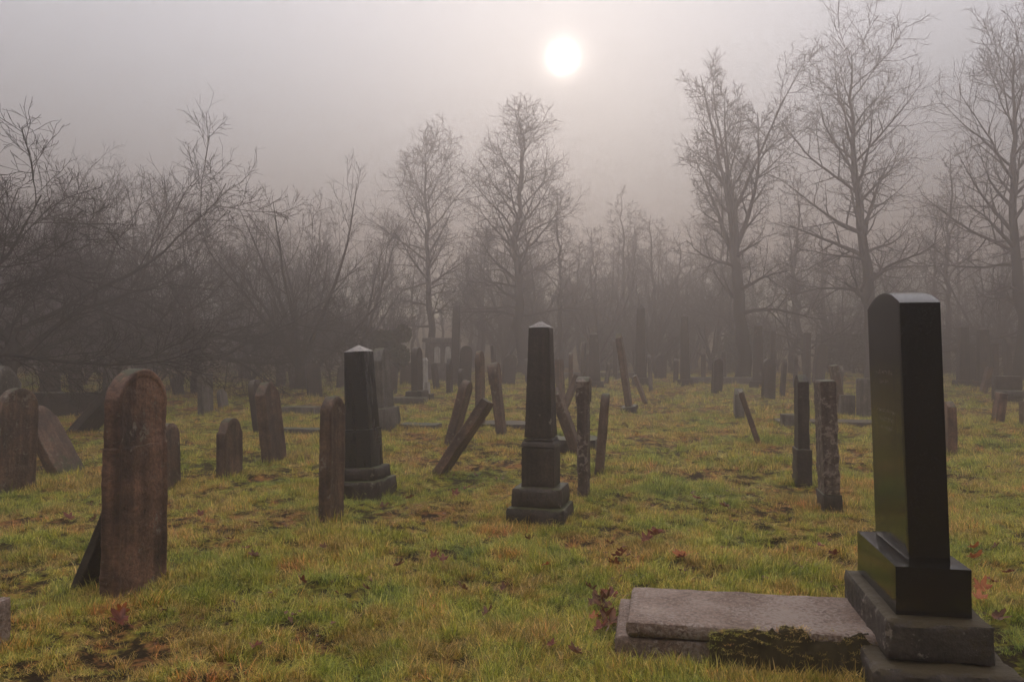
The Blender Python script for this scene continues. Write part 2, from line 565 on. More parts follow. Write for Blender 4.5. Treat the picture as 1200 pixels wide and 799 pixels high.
blk('stele', tw, (1.947, 3.96), 0.19, 0.657, 0.583, 1.855, M['black'], res=0.02, bev=0.003, skew=(-0.035, 0), topf=arch, base=tower_base)
blk('plinth', tw, (1.841, 3.88), 0.34, 0.80, 0.350, 0.583, M['black'], bev=0.004, base=tower_base)
blk('upper_step', tw, (1.763, 3.80), 0.47, 0.95, 0.165, 0.350, M['concrete'], res=0.025, bev=0.008, rough=0.008, seed=5, chip=0.01, base=tower_base)
blk('lower_step', tw, (1.66, 3.70), 0.64, 1.12, -0.12, 0.160, M['concrete'], res=0.025, bev=0.01, rough=0.012, seed=8, chip=0.012, base=tower_base)
# worn lettering on the face that looks towards -u
IV = []; IT = []


def strokes(V, Q, rows, rng, h, width, place):
    for (z, a, b_) in rows:
        s = a
        while s < b_:
            w = rng.uniform(0.4, 0.8) * h
            for _ in range(rng.integers(1, 3)):
                x0 = s + rng.uniform(0, w); x1 = s + rng.uniform(0, w)
                z0 = z + rng.uniform(-.5, .5) * h; z1 = z + rng.uniform(-.5, .5) * h
                d = np.array([x1 - x0, z1 - z0]); L = np.linalg.norm(d) + 1e-6; nn = np.array([-d[1], d[0]]) / L * width
                n0 = len(V)
                for (aa, bb) in ((x0 - nn[0], z0 - nn[1]), (x0 + nn[0], z0 + nn[1]), (x1 + nn[0], z1 + nn[1]), (x1 - nn[0], z1 - nn[1])):
                    V.append(place(aa, bb))
                Q.append((n0, n0 + 1, n0 + 2, n0 + 3))
            s += w * 1.5


rg = np.random.default_rng(3)
V_, Q_ = [], []
p0 = (1.947, 3.96)


def plc(v, z):
    t = (z - 0.583) / 1.272
    p = P_uv(p0, -0.0035 - 0.035 * t, v, z)
    return tuple(p - tower_base)


strokes(V_, Q_, [(1.505, 0.16, 0.50), (1.455, 0.25, 0.42), (1.30, 0.15, 0.5), (1.255, 0.18, 0.46), (1.21, 0.2, 0.44)], rg, 0.026, 0.0011, plc)
link('inscription', mk_mesh('inscription', V_, Q_, None, M['carve'], False), tw)

# grave slab
gb = Vector((1.2, 4.4, 0))
cv = link('grave_cover', None, None, gb)
tag(cv, 'grey brown stone grave slab on kerb lying beside the black granite headstone', 'grave slab')
blk('kerb', cv, (0.535, 4.262), 1.36, 0.66, -0.10, 0.118, M['slab'], res=0.025, bev=0.008, rough=0.008, seed=15, chip=0.01, base=gb)
blk('cover_slab', cv, (0.60, 4.24), 1.30, 0.67, 0.121, 0.200, M['slab'], res=0.02, bev=0.007, rough=0.006, seed=17, chip=0.02, base=gb)

# moss and litter heaped on the slab's edge
ms = np.random.default_rng(5)
n1 = 70; n2 = 26
S1, S2 = np.meshgrid(np.linspace(0, 1, n1), np.linspace(0, 1, n2), indexing='ij')
uu = 0.42 + S1 * 0.80
vv = -0.10 + S2 * (0.12 + 0.12 * S1 + .05 * fbm(uu * 7, uu * 0, 8, 3))
prof = np.sin(np.pi * S2) ** 0.5 * np.sin(np.pi * S1) ** 0.35
hh = (0.012 + 0.09 * fbm(uu * 6, vv * 6, 3, 4) + 0.06 * fbm(uu * 30, vv * 30, 13, 3)) * prof
zz = np.where(S2 > 0.5, 0.19, 0.06 + 0.13 * S2 / 0.5) + np.clip(hh, -0.02, 1) * (0.4 + S1 * .7) - 0.03 * (1 - prof)
MV = np.stack([0.60 + ux * uu + vx * vv, 4.24 + uy * uu + vy * vv, zz], -1).reshape(-1, 3)
ii = np.arange(n1 * n2).reshape(n1, n2)
MQ = np.stack([ii[:-1, :-1].ravel(), ii[1:, :-1].ravel(), ii[1:, 1:].ravel(), ii[:-1, 1:].ravel()], 1)
mo = link('moss', mk_mesh('moss', MV, MQ, None, M['moss']))
tag(mo, 'dark moss and litter heaped over the edge of the grave slab', 'moss', kind='stuff')

# ------------------------------------------------------------------ slab headstones
SLABYAW = R(78)


FEET = [(-2.3, 5.5, .6), (.28, 7.7, .6), (-1.6, 9.1, .6), (2.0, 3.72, .9), (1.0,4.95,1.0)]


def stone(px, py, tx, ty, W, T, label, top='round', mat='brown', name='headstone', yaw=None, rim=0.0, base=None, D=None, rough=0.006,
          head=None, group=None, cat='headstone', taper=0.0, carve=0.0, sink=0.18, seed=None, res=None, lean_y=0.0):
    p = ground_at(px, py) if D is None else at_depth(px, D)
    if D is not None:
        py = 415 + (CAM.z - p.z) * F_PX / D
    D = p.y
    FEET.append((p.x, p.y, max(W, T)))
    dx = (tx - px) / F_PX * D; dz = (py - ty) / F_PX * D
    H = math.hypot(dx, dz)
    lean = math.atan2(dx, dz)
    yw = SLABYAW if yaw is None else yaw
    yw += random.uniform(-.06, .06)
    sd = seed if seed is not None else int(px * 7 + py)
    r = res or (0.022 if D < 9 else 0.035 if D < 16 else 0.06)
    rot = (Euler((0, lean, 0)).to_matrix() @ Euler((lean_y, 0, yw)).to_matrix()).to_euler()
    if base is None and head is None:
        me = slab_mesh(W, T, H, top, sink, r, rough, rim, sd, taper, M[mat], name, carve=carve)
        o = link(name, me, None, p, rot)
    else:
        o = link(name, None, None, p, rot)
        z = 0.0
        if base is not None:   # (W, T, h)
            # base stays level with the ground
            bm_ = box_grid(base[0], base[1], base[0] * .97, base[1] * .97, -0.15, base[2], 0.05, 0.012, 0.012, sd, mat=M['dark' if mat != 'grey' else 'grey'], name='base')
            link('base', bm_, o)
            z = base[2]
        if head is not None:   # a round head set back on a square-shouldered body: (fraction, W ratio, T ratio)
            Hb = z + (H - z) * head[0]
            b2 = box_grid(W, T, W * (1 - taper), T, z - (sink if base is None else 0.003), Hb, r, 0.010, rough, sd, mat=M[mat], name='body')
            link('body', b2, o)
            h2 = slab_mesh(W * head[1] * (1 - taper), T * head[2], H, top, 0, r * .8, rough, rim, sd + 3, 0, M[mat], 'rounded_head', z_base=Hb - 0.012)
            link('rounded_head', h2, o)
        else:
            link('upright_slab', slab_mesh(W, T, H, top, 0, r, rough, rim, sd, taper, M[mat], 'upright_slab', z_base=z - 0.004, carve=carve), o)
    tag(o, label, cat, group)
    return o


# --- A: the big brown stone on the left (body with raised borders and a narrower round head)
pA = ground_at(158, 696)
A = link('headstone', None, None, pA, (0, R(0.4), R(80)))
tag(A, 'large weathered brown headstone with rounded head on square shoulders and cracked face', 'headstone')
HA = z_of(432, pA.y) - pA.z
WA = 0.57
bA = box_grid(WA, 0.13, WA * 0.97, 0.125, -0.2, HA * 0.67, 0.018, 0.009, 0.006, 41, mat=M['red'], name='body', chip=0.01)


def recess(V, W, H, z0, rimw, depth, side=-1):
    m = (np.abs(V[:, 0]) < W / 2 - rimw) & (V[:, 2] > z0) & (V[:, 1] * side > 0.03)
    V[m, 1] -= side * depth
    return V


co = np.empty(len(bA.vertices) * 3, np.float32); bA.vertices.foreach_get('co', co); co = co.reshape(-1, 3)
co = recess(co, WA, HA, 0.05, 0.055, 0.010, -1)
# the crack runs across the face
zc = 0.36 + 0.05 * np.sin(co[:, 0] * 14) + 0.03 * np.sin(co[:, 0] * 41)
cr = np.exp(-((co[:, 2] - zc) / 0.012) ** 2) * (co[:, 1] < -0.03) * (np.abs(co[:, 0]) < 0.2)
co[:, 1] += 0.006 * cr
bA.vertices.foreach_set('co', co.ravel()); bA.update()
link('body', bA, A)
hA = slab_mesh(WA * 0.93, 0.115, HA, 'round', 0, 0.018, 0.007, 0.010, 43, 0, M['red'], 'rounded_head', z_base=HA * 0.67 - 0.012)
link('rounded_head', hA, A)

stone(109, 689, 150, 588, 0.40, 0.07, 'dark broken slab leaning on the back of the large brown headstone', 'broken', 'dark', name='broken_slab', cat='broken slab')

# --- left edge group
stone(16, 573, 20, 455, 0.50, 0.12, 'brown round-topped headstone at the left edge before a slanting slab', 'round', 'brown', rim=0.012, rough=0.006)
stone(-2, 560, 2, 428, 0.48, 0.14, 'grey pointed headstone behind the brown one, cut by the left edge', 'gothic', 'grey')
stone(80, 555, 38, 478, 0.44, 0.15, 'brown slab slanting steeply behind the brown headstone at the left edge', 'shoulder', 'brown')
stone(199, 571, 196, 496, 0.30, 0.12, 'low brown headstone half hidden behind the large brown headstone', 'round', 'brown')
stone(269, 557, 269, 490, 0.40, 0.13, 'short upright brown headstone with a round top and notched left shoulder', 'shoulder', 'brown', rim=0.008)
stone(322, 541, 311, 447, 0.40, 0.17, 'brown headstone leaning slightly left with a darker stone behind it', 'gothic', 'brown', rim=0.01)
stone(306, 507, 298, 445, 0.36, 0.13, 'dark headstone close behind the brown left-leaning headstone', 'round', 'dark')
stone(388, 611, 390, 465, 0.30, 0.115, 'narrow brown round-topped headstone in front of the dark granite pillar', 'round', 'brown', rim=0.008, taper=-0.04)
stone(-12, 765, -12, 706, 0.2, 0.08, 'pale pinkish stub of stone at the bottom left edge', 'broken', 'slab', name='broken_slab', cat='broken slab')
stone(128, 476, 129, 419, 0.38, 0.15, 'dim upright headstone in fog left of the large brown headstone', 'gothic', 'grey')
stone(94, 507, 138, 458, 0.5, 0.17, 'dark slab toppled towards the right among trees left of the large brown stone', 'flat', 'dark')
stone(241, 485, 240, 437, 0.45, 0.15, 'faint foggy headstone behind the short notched brown one', 'flat', 'grey')
stone(262, 478, 259, 456, 0.35, 0.12, 'tiny faint headstone right of the foggy one under the left trees', 'round', 'grey')

# --- middle
stone(528, 522, 548, 446, 0.36, 0.13, 'brown headstone tilting right, rear half of a crossed pair', 'round', 'brown')
stone(514, 556, 572, 470, 0.34, 0.12, 'long brown slab fallen at a steep slant across the tilting headstone', 'flat', 'brown')
stone(563, 502, 562, 411, 0.40, 0.11, 'straight tall headstone with round top behind the crossed pair', 'round', 'brown')
stone(588, 510, 578, 425, 0.38, 0.15, 'headstone with a capped head beside the straight tall one, leaning left', 'round', 'brown', head=(0.72, 1.12, 1.2))
stone(677, 531, 649, 455, 0.36, 0.14, 'brown headstone falling left towards the central obelisk', 'point', 'brown')
stone(684, 583, 684, 442, 0.28, 0.11, 'slender lichened headstone with moulded cap just right of the central obelisk', 'seg', 'rough', head=(0.80, 1.0, 1.3), rough=0.008)
stone(702, 556, 710, 461, 0.30, 0.11, 'thin dark headstone tilting right beside the slender capped one', 'round', 'brown')
stone(658, 478, 655, 421, 0.42, 0.16, 'faint squat headstone in fog right behind the central obelisk', 'flat', 'brown')
stone(669, 463, 669, 413, 0.3, 0.12, 'thin upright foggy headstone above the falling brown one', 'round', 'brown')
stone(660, 481, 677, 440, 0.4, 0.15, 'foggy slab slanting right behind the falling brown headstone', 'flat', 'brown')
stone(738, 482, 725, 391, 0.40, 0.15, 'tall thin headstone leaning left on a low block in the open grass', 'point', 'brown', base=(0.7, 0.40, 0.14))
stone(757, 473, 744, 440, 0.4, 0.1, 'small slab slanting left beside the tall thin leaning headstone', 'flat', 'brown')
stone(763, 461, 761, 415, 0.35, 0.12, 'thin upright foggy headstone right of the tall leaning one', 'round', 'grey')
stone(866, 490, 866, 455, 0.45, 0.2, 'short grey stump of stone behind the small dark leaning slab', 'point', 'grey', taper=0.2)
stone(889, 520, 868, 458, 0.40, 0.09, 'small dark slab leaning left against a short grey stump', 'flat', 'brown')
stone(940, 566, 940, 438, 0.34, 0.13, 'dark pointed headstone on mossy base beside the rough lichened one', 'point', 'dark', base=(0.42, 0.18, 0.42), rough=0.006)
stone(972, 598, 967, 446, 0.40, 0.15, 'rough lichened brown headstone nearest to the black granite one', 'flat', 'rough', rough=0.012, base=(0.44, 0.2, 0.2))
stone(987, 486, 977, 428, 0.42, 0.17, 'headstone leaning left behind the stone blocks by the black granite headstone', 'flat', 'brown')
stone(1113, 531, 1112, 469, 0.34, 0.13, 'short brown headstone standing just right of the black granite one', 'point', 'red', rim=0.006)
stone(1169, 495, 1174, 459, 0.35, 0.16, 'stubby reddish post stone leaning at the right edge below a dark block', 'broken', 'red')
stone(1152, 460, 1160, 430, 0.4, 0.16, 'foggy headstone leaning right near the right edge trees', 'flat', 'brown')
stone(1203, 500, 1203, 470, 0.35, 0.14, 'low stone cut by the right edge beside a fallen bar', 'flat', 'brown')
stone(452, 503, 446, 408, 0.55, 0.2, 'grey shouldered headstone on wide base directly behind the dark granite pillar', 'shoulder', 'grey', base=(0.9, 0.35, 0.42))
stone(489, 470, 488, 407, 0.45, 0.2, 'dark headstone on a block beside the white marble pillar', 'round', 'dark', base=(0.7, 0.5, 0.3))

# --- the pieces of a grave right behind the black stone
def block_at(name, px, py, W, T, Hh, label, mat, cat, yaw=None, D=None, seed=1, rough=0.01, roll=0, lift=0, group=None):
    p = ground_at(px, py) if D is None else at_depth(px, D)
    me = box_grid(W, T, W * .99, T * .99, -0.08, Hh, 0.05 if p.y > 9 else .03, 0.01, rough, seed, mat=M[mat], name=name)
    o = link(name, me, None, p + Vector((0, 0, lift)), (0, roll, YAW if yaw is None else yaw))
    tag(o, label, cat, group)
    return o


block_at('stone_block', 1016, 488, 0.36, 0.5, 0.85, 'square pale topped stone block behind the black granite headstone', 'grey', 'stone block', seed=3)
block_at('stone_block', 992, 488, 0.32, 0.4, 0.50, 'lower stone block against the pale topped one', 'grey', 'stone block', seed=4)
block_at('grave_cover', 968, 498, 1.95, 0.8, 0.10, 'long pale flat grave slab behind the two right-hand upright stones', 'concrete', 'grave slab', seed=6)
block_at('stone_block', 924, 500, 0.30, 0.35, 0.26, 'small grey block at the left end of the long pale slab', 'grey', 'stone block', seed=7)
block_at('kerb_stone', 368, 508, 1.3, 0.3, 0.10, 'long low kerb stone in the grass behind the narrow brown headstone', 'grey', 'kerb stone', seed=8)
block_at('kerb_stone', 352, 484, 0.9, 0.4, 0.16, 'low kerb stone right of the left-leaning headstone in fog', 'grey', 'kerb stone', seed=9)
block_at('grave_cover', 492, 502, 0.8, 0.5, 0.10, 'small flat slab in the grass left of the crossed stones', 'grey', 'grave slab', seed=10)
block_at('grave_cover', 590, 502, 1.1, 0.9, 0.13, 'flat slab under the capped leaning headstone by the central obelisk', 'concrete', 'grave slab', seed=11)
block_at('grave_cover', 672, 527, 0.75, 0.7, 0.19, 'broken dark plinth behind the slender capped headstone', 'dark', 'plinth', seed=12, rough=0.03)
block_at('kerb_stone', 465, 472, 1.7, 0.4, 0.16, 'long kerb in the fog running to the white marble pillar', 'grey', 'kerb stone', seed=13)
block_at('stone_block', 1180, 470, 0.72, 0.4, 0.75, 'dark square block of stone near the right edge', 'dark', 'stone block', seed=14)
bar = block_at('stone_bar', 1197, 483, 1.2, 0.16, 0.12, 'horizontal stone bar resting by the stubby reddish post stone', 'grey', 'stone bar', seed=15, lift=0.42)
block_at('low_wall', 60, 487, 3.6, 0.4, 0.55, 'low dark wall under the trees at the left', 'dark', 'wall', seed=16, yaw=R(6))
block_at('grave_cover', 700, 440, 3.4, 1.0, 0.3, 'faint low tomb in the fog under the middle trees', 'grey', 'tomb', seed=17, D=36)
block_at('grave_cover', 850, 440, 2.8, 1.0, 0.25, 'faint low tomb in the fog at the foot of the forked tree', 'grey', 'tomb', seed=18, D=33)


# ------------------------------------------------------------------ obelisks
def pyramid(w, d, z0, z1, mat, name, cap=0.0, rough=0.0, seed=0):
    n = 8
    me = box_grid(w, d, w * 0.03, d * 0.03, z0, z1, 0.03, 0.002, rough, seed, mat=mat, name=name)
    return me


def obelisk(px, py, ty, parts, label, yaw, mats, D=None, group=None, cat='obelisk', lean=0.0, name='obelisk', shift=0.0):
    """parts, from the ground up: (name, w0, w1, fraction of height at its top, material, roughness)"""
    p = ground_at(px, py) if D is None else at_depth(px, D)
    H = z_of(ty, p.y) - p.z
    o = link(name, None, None, p, (0, lean, yaw))
    tag(o, label, cat, group)
    z = -0.15
    for k, (nm, w0, w1, f, mt, rg_) in enumerate(parts):
        z1 = f * H
        if nm == 'pyramidion':
            me = pyramid(w0, w0, z, z1, M[mt], nm, rough=rg_, seed=k)
        else:
            me = box_grid(w0, w0, w1, w1, z, z1, 0.035 if p.y < 12 else .1, 0.006 if rg_ < .004 else 0.012, rg_, int(px) + k, mat=M[mt], name=nm, chip=rg_)
        link(nm, me, o)
        z = z1 - 0.001
    return o


obelisk(634, 610, 376, [
    ('lower_step', 0.56, 0.55, 0.085, 'dark', 0.014), ('upper_step', 0.49, 0.47, 0.18, 'dark', 0.006),
    ('pedestal', 0.325, 0.325, 0.375, 'dark', 0.003), ('cornice', 0.345, 0.30, 0.405, 'dark', 0.002), ('lower_moulding', 0.30, 0.27, 0.42, 'dark', 0.002),
    ('shaft', 0.275, 0.205, 0.965, 'dark', 0.003), ('pyramidion', 0.215, 0.01, 1.0, 'tip', 0.004)],
    'tall dark stone obelisk on stepped pedestal in the centre of the graveyard', R(-14), None)
og = obelisk(428, 576, 404, [
    ('lower_step', 0.55, 0.54, 0.09, 'dark', 0.016), ('upper_step', 0.46, 0.45, 0.175, 'dark', 0.006),
    ('pedestal', 0.33, 0.33, 0.43, 'blue', 0.0), ('shaft', 0.30, 0.25, 0.955, 'blue', 0.0), ('pyramidion', 0.255, 0.01, 1.0, 'tip', 0.0)],
    'dark polished granite pillar with pyramid tip painted pale like reflected sky on mossy stepped base', R(-14), None, lean=R(-3.0))
V_, Q_ = [], []
strokes(V_, Q_, [(0.60, -0.12, 0.12), (0.565, -0.10, 0.12), (0.53, -0.08, 0.10)], rg, 0.022, 0.0013, lambda a, z: (0.1775, a, z))
link('inscription', mk_mesh('inscription', V_, Q_, None, M['carve'], False), og)
obelisk(497, 468, 419, [('base', 0.5, 0.5, 0.14, 'dark', 0.01), ('pedestal', 0.30, 0.28, 0.42, 'white', 0.002), ('shaft', 0.20, 0.17, 0.92, 'white', 0.0),
                        ('finial', 0.20, 0.12, 1.0, 'white', 0.0)], 'slim white marble pillar standing in fog', R(-10), None, cat='pillar', name='pillar')
far_ob = [(751, 446, 357, 0.50, 'tall faint obelisk in the middle of the misty graves'),
          (803, 445, 367, 0.46, 'faint square pillar right of the tall faint obelisk'),
          (534, 441, 353, 0.42, 'dim tall obelisk in fog beside the left tall bare tree'),
          (888, 446, 378, 0.50, 'dim blocky pillar just right of the forked tree trunk'),
          (1128, 447, 380, 0.46, 'dim square pillar in fog right of the black headstone'),
          (1153, 450, 383, 0.50, 'broad dim pillar near the right edge with a leaning stone before it'),
          (697, 448, 389, 0.52, 'dim broad obelisk in fog right of the thin upright headstones')]
for (px, py, ty, w, lab) in far_ob:
    D = 29 + (450 - py) * 0.3; w *= .84
    obelisk(px, py, ty, [('base', w * 1.6, w * 1.5, 0.10, 'dark', 0.0), ('shaft', w * 1.0, w * 0.72, 0.95, 'dark', 0.0),
                         ('pyramidion', w * .72, .01, 1.0, 'dark', 0.0)], lab, R(-12 + random.uniform(-6, 6)), None, D=D, lean=R(random.uniform(-1.5, 1.5)))

# a chapel-like family tomb in the fog
pt = at_depth(518, 37)
tomb = link('family_tomb', None, None, pt, (0, 0, R(-8)))
tag(tomb, 'faint wide family tomb with two pale niches in fog between bare trees', 'tomb')
link('wall', box_grid(1.5, 0.6, 1.45, .6, -.1, 1.75, .15, .02, .0, 1, mat=M['grey'], name='wall'), tomb)
link('cornice', box_grid(1.75, 0.8, 1.7, .76, 1.752, 1.95, .15, .02, .0, 1, mat=M['grey'], name='cornice'), tomb)
for s in (-1, 1):
    link('niche_panel', slab_mesh(0.28, 0.04, 0.75, 'round', 0, .05, 0, 0, 1, 0, M['white'], 'niche_panel'), tomb, (s * .25 + .1, -.322, .8))

# rows of dim stones at the back
far_specs = [  # px, D, visible top y, W, top
    (457, 27, 428, .5, 'round'), (512, 30, 425, .5, 'round'), (526, 26, 420, .4, 'gothic'), (545, 31, 405, .5, 'round'), (541, 24, 432, .4, 'round'),
    (578, 33, 405, .5, 'flat'), (597, 35, 415, .6, 'round'), (648, 32, 420, .5, 'flat'), (683, 31, 401, .35, 'round'), (690, 36, 415, .6, 'round'),
    (712, 33, 425, .4, 'round'), (722, 37, 400, .7, 'flat'), (775, 38, 415, .6, 'round'), (790, 35, 420, .4, 'round'), (825, 36, 408, .6, 'gothic'),
    (838, 28, 420, .4, 'round'), (850, 37, 412, .6, 'flat'), (905, 34, 379, .7, 'gothic'), (902, 26, 420, .5, 'round'), (916, 27, 420, .45, 'round'),
    (945, 35, 390, .9, 'flat'), (960, 36, 402, .6, 'round'), (930, 32, 415, .5, 'round'), (1100, 36, 405, .6, 'round'), (1138, 35, 402, .7, 'round'),
    (1166, 34, 402, .7, 'flat'), (1183, 36, 395, .6, 'gothic'), (370, 26, 425, .5, 'round'), (345, 30, 430, .5, 'flat'), (330, 33, 420, .6, 'round'),
    (400, 31, 425, .5, 'gothic'), (210, 27, 440, .5, 'round'), (170, 30, 420, .6, 'flat'), (62, 25, 435, .6, 'flat'), (90, 28, 420, .6, 'round'),
    (985, 30, 430, .5, 'round'), (474, 34, 425, .5, 'flat'), (620, 36, 420, .5, 'round')]
for k, (px, D, ty, W, tp) in enumerate(far_specs):
    D *= .95; W *= .9
    stone(px + random.uniform(-2, 2), 0, px + random.uniform(-4, 4), ty, W, 0.13 if D < 32 else 0.2, 'dim grey headstone far back in the fog', tp, 'dark',
          D=D, group='dim headstones in the fog', yaw=R(78) if k % 3 else R(20), res=.1)


# ------------------------------------------------------------------ trees
def interp_pts(P, Rr, idx, t):
    n = P.shape[1]
    f = t * (n - 1); i = np.minimum(f.astype(int), n - 2); a = (f - i)[:, None]
    p = P[idx, i] * (1 - a) + P[idx, i + 1] * a
    tan = P[idx, i + 1] - P[idx, i]
    tan /= np.linalg.norm(tan, axis=1, keepdims=True) + 1e-9
    r = Rr[idx, i] * (1 - a[:, 0]) + Rr[idx, i + 1] * a[:, 0]
    return p, tan, r


def grow(p, d, L, r, npts, trop, wob, rng, rmin, droop=0.0, tipf=0.10):
    N_ = len(p)
    P = np.zeros((N_, npts, 3)); P[:, 0] = p
    d = d.copy()
    st = (L / (npts - 1))[:, None]
    for k in range(1, npts):
        s = k / (npts - 1)
        d = d + rng.normal(0, wob, d.shape)
        d[:, 2] += trop * (s if droop == 0 else (s * 2 - 1) if droop > 0 else 1)
        d /= np.linalg.norm(d, axis=1, keepdims=True)
        P[:, k] = P[:, k - 1] + d * st
    s = np.linspace(0, 1, npts)[None, :]
    RR = np.maximum(r[:, None] * (1 - (1 - tipf) * s), rmin)
    return P, RR


def spawn(P, Rr, k, t0, t1, Lf, ang, npts, trop, wob, rf, rng, rmin, droop=0.0, tip=False):
    N_ = P.shape[0]
    idx = np.repeat(np.arange(N_), k)
    t = np.tile((np.arange(k) + 0.5) / k, N_) + rng.uniform(-.5, .5, N_ * k) / k
    t = t0 + (t1 - t0) * np.clip(t, 0, 1)
    p, tan, r = interp_pts(P, Rr, idx, np.clip(t, 0, 0.999))
    ref = np.where(np.abs(tan[:, 2:3]) > 0.9, np.array([[1., 0, 0]]), np.array([[0, 0, 1.]]))
    e1 = np.cross(tan, ref); e1 /= np.linalg.norm(e1, axis=1, keepdims=True)
    e2 = np.cross(tan, e1)
    az = np.tile(np.arange(k) * 2.399, N_) + np.repeat(rng.uniform(0, 6.28, N_), k) + rng.normal(0, .35, N_ * k)
    a = np.radians(rng.uniform(ang[0], ang[1], N_ * k) if not callable(ang[0]) else ang[0](t) + rng.normal(0, ang[1], N_ * k))
    d = tan * np.cos(a)[:, None] + (e1 * np.cos(az)[:, None] + e2 * np.sin(az)[:, None]) * np.sin(a)[:, None]
    plen = np.linalg.norm(np.diff(P, axis=1), axis=2).sum(1)
    L = plen[idx] * Lf(t) * rng.uniform(.65, 1.2, N_ * k)
    return grow(p, d, L, r * rf, npts, trop, wob, rng, rmin, droop)


def tubes(sets, flare=None):
    Vs, Qs = [], []; off = 0
    for (P, Rr, m) in sets:
        N_, n, _ = P.shape
        T = np.gradient(P, axis=1); T /= np.linalg.norm(T, axis=2, keepdims=True) + 1e-9
        ref = np.array([0.31, 0.87, 0.38]); ref /= np.linalg.norm(ref)
        e1 = np.cross(T, ref); e1 /= np.linalg.norm(e1, axis=2, keepdims=True) + 1e-9
        e2 = np.cross(T, e1)
        an = np.arange(m) * 2 * math.pi / m
        V = P[:, :, None, :] + Rr[:, :, None, None] * (e1[:, :, None, :] * np.cos(an)[None, None, :, None] + e2[:, :, None, :] * np.sin(an)[None, None, :, None])
        V = V.reshape(-1, 3)
        ids = np.arange(N_ * n * m).reshape(N_, n, m)
        a = ids[:, :-1, :]; b = ids[:, 1:, :]
        a2 = np.roll(a, -1, 2); b2 = np.roll(b, -1, 2)
        Q = np.stack([a.ravel(), a2.ravel(), b2.ravel(), b.ravel()], 1)
        Vs.append(V); Qs.append(Q + off); off += len(V)
    return np.concatenate(Vs), np.concatenate(Qs)


def trunk_line(H, r0, rng, bend=0.03, n=22, power=0.9):
    z = np.linspace(0, 1, n)
    w = np.cumsum(rng.normal(0, bend, (n, 2)), 0) * H / n * 1.0
    w -= w[0]
    P = np.zeros((1, n, 3)); P[0, :, 0] = w[:, 0]; P[0, :, 1] = w[:, 1]; P[0, :, 2] = z * H
    Rr = (r0 * (1 - z) ** power + 0.012)[None, :]
    Rr[0, 0] *= 1.45; Rr[0, 1] *= 1.08
    P[0, 0, 2] = -0.3
    return P, Rr


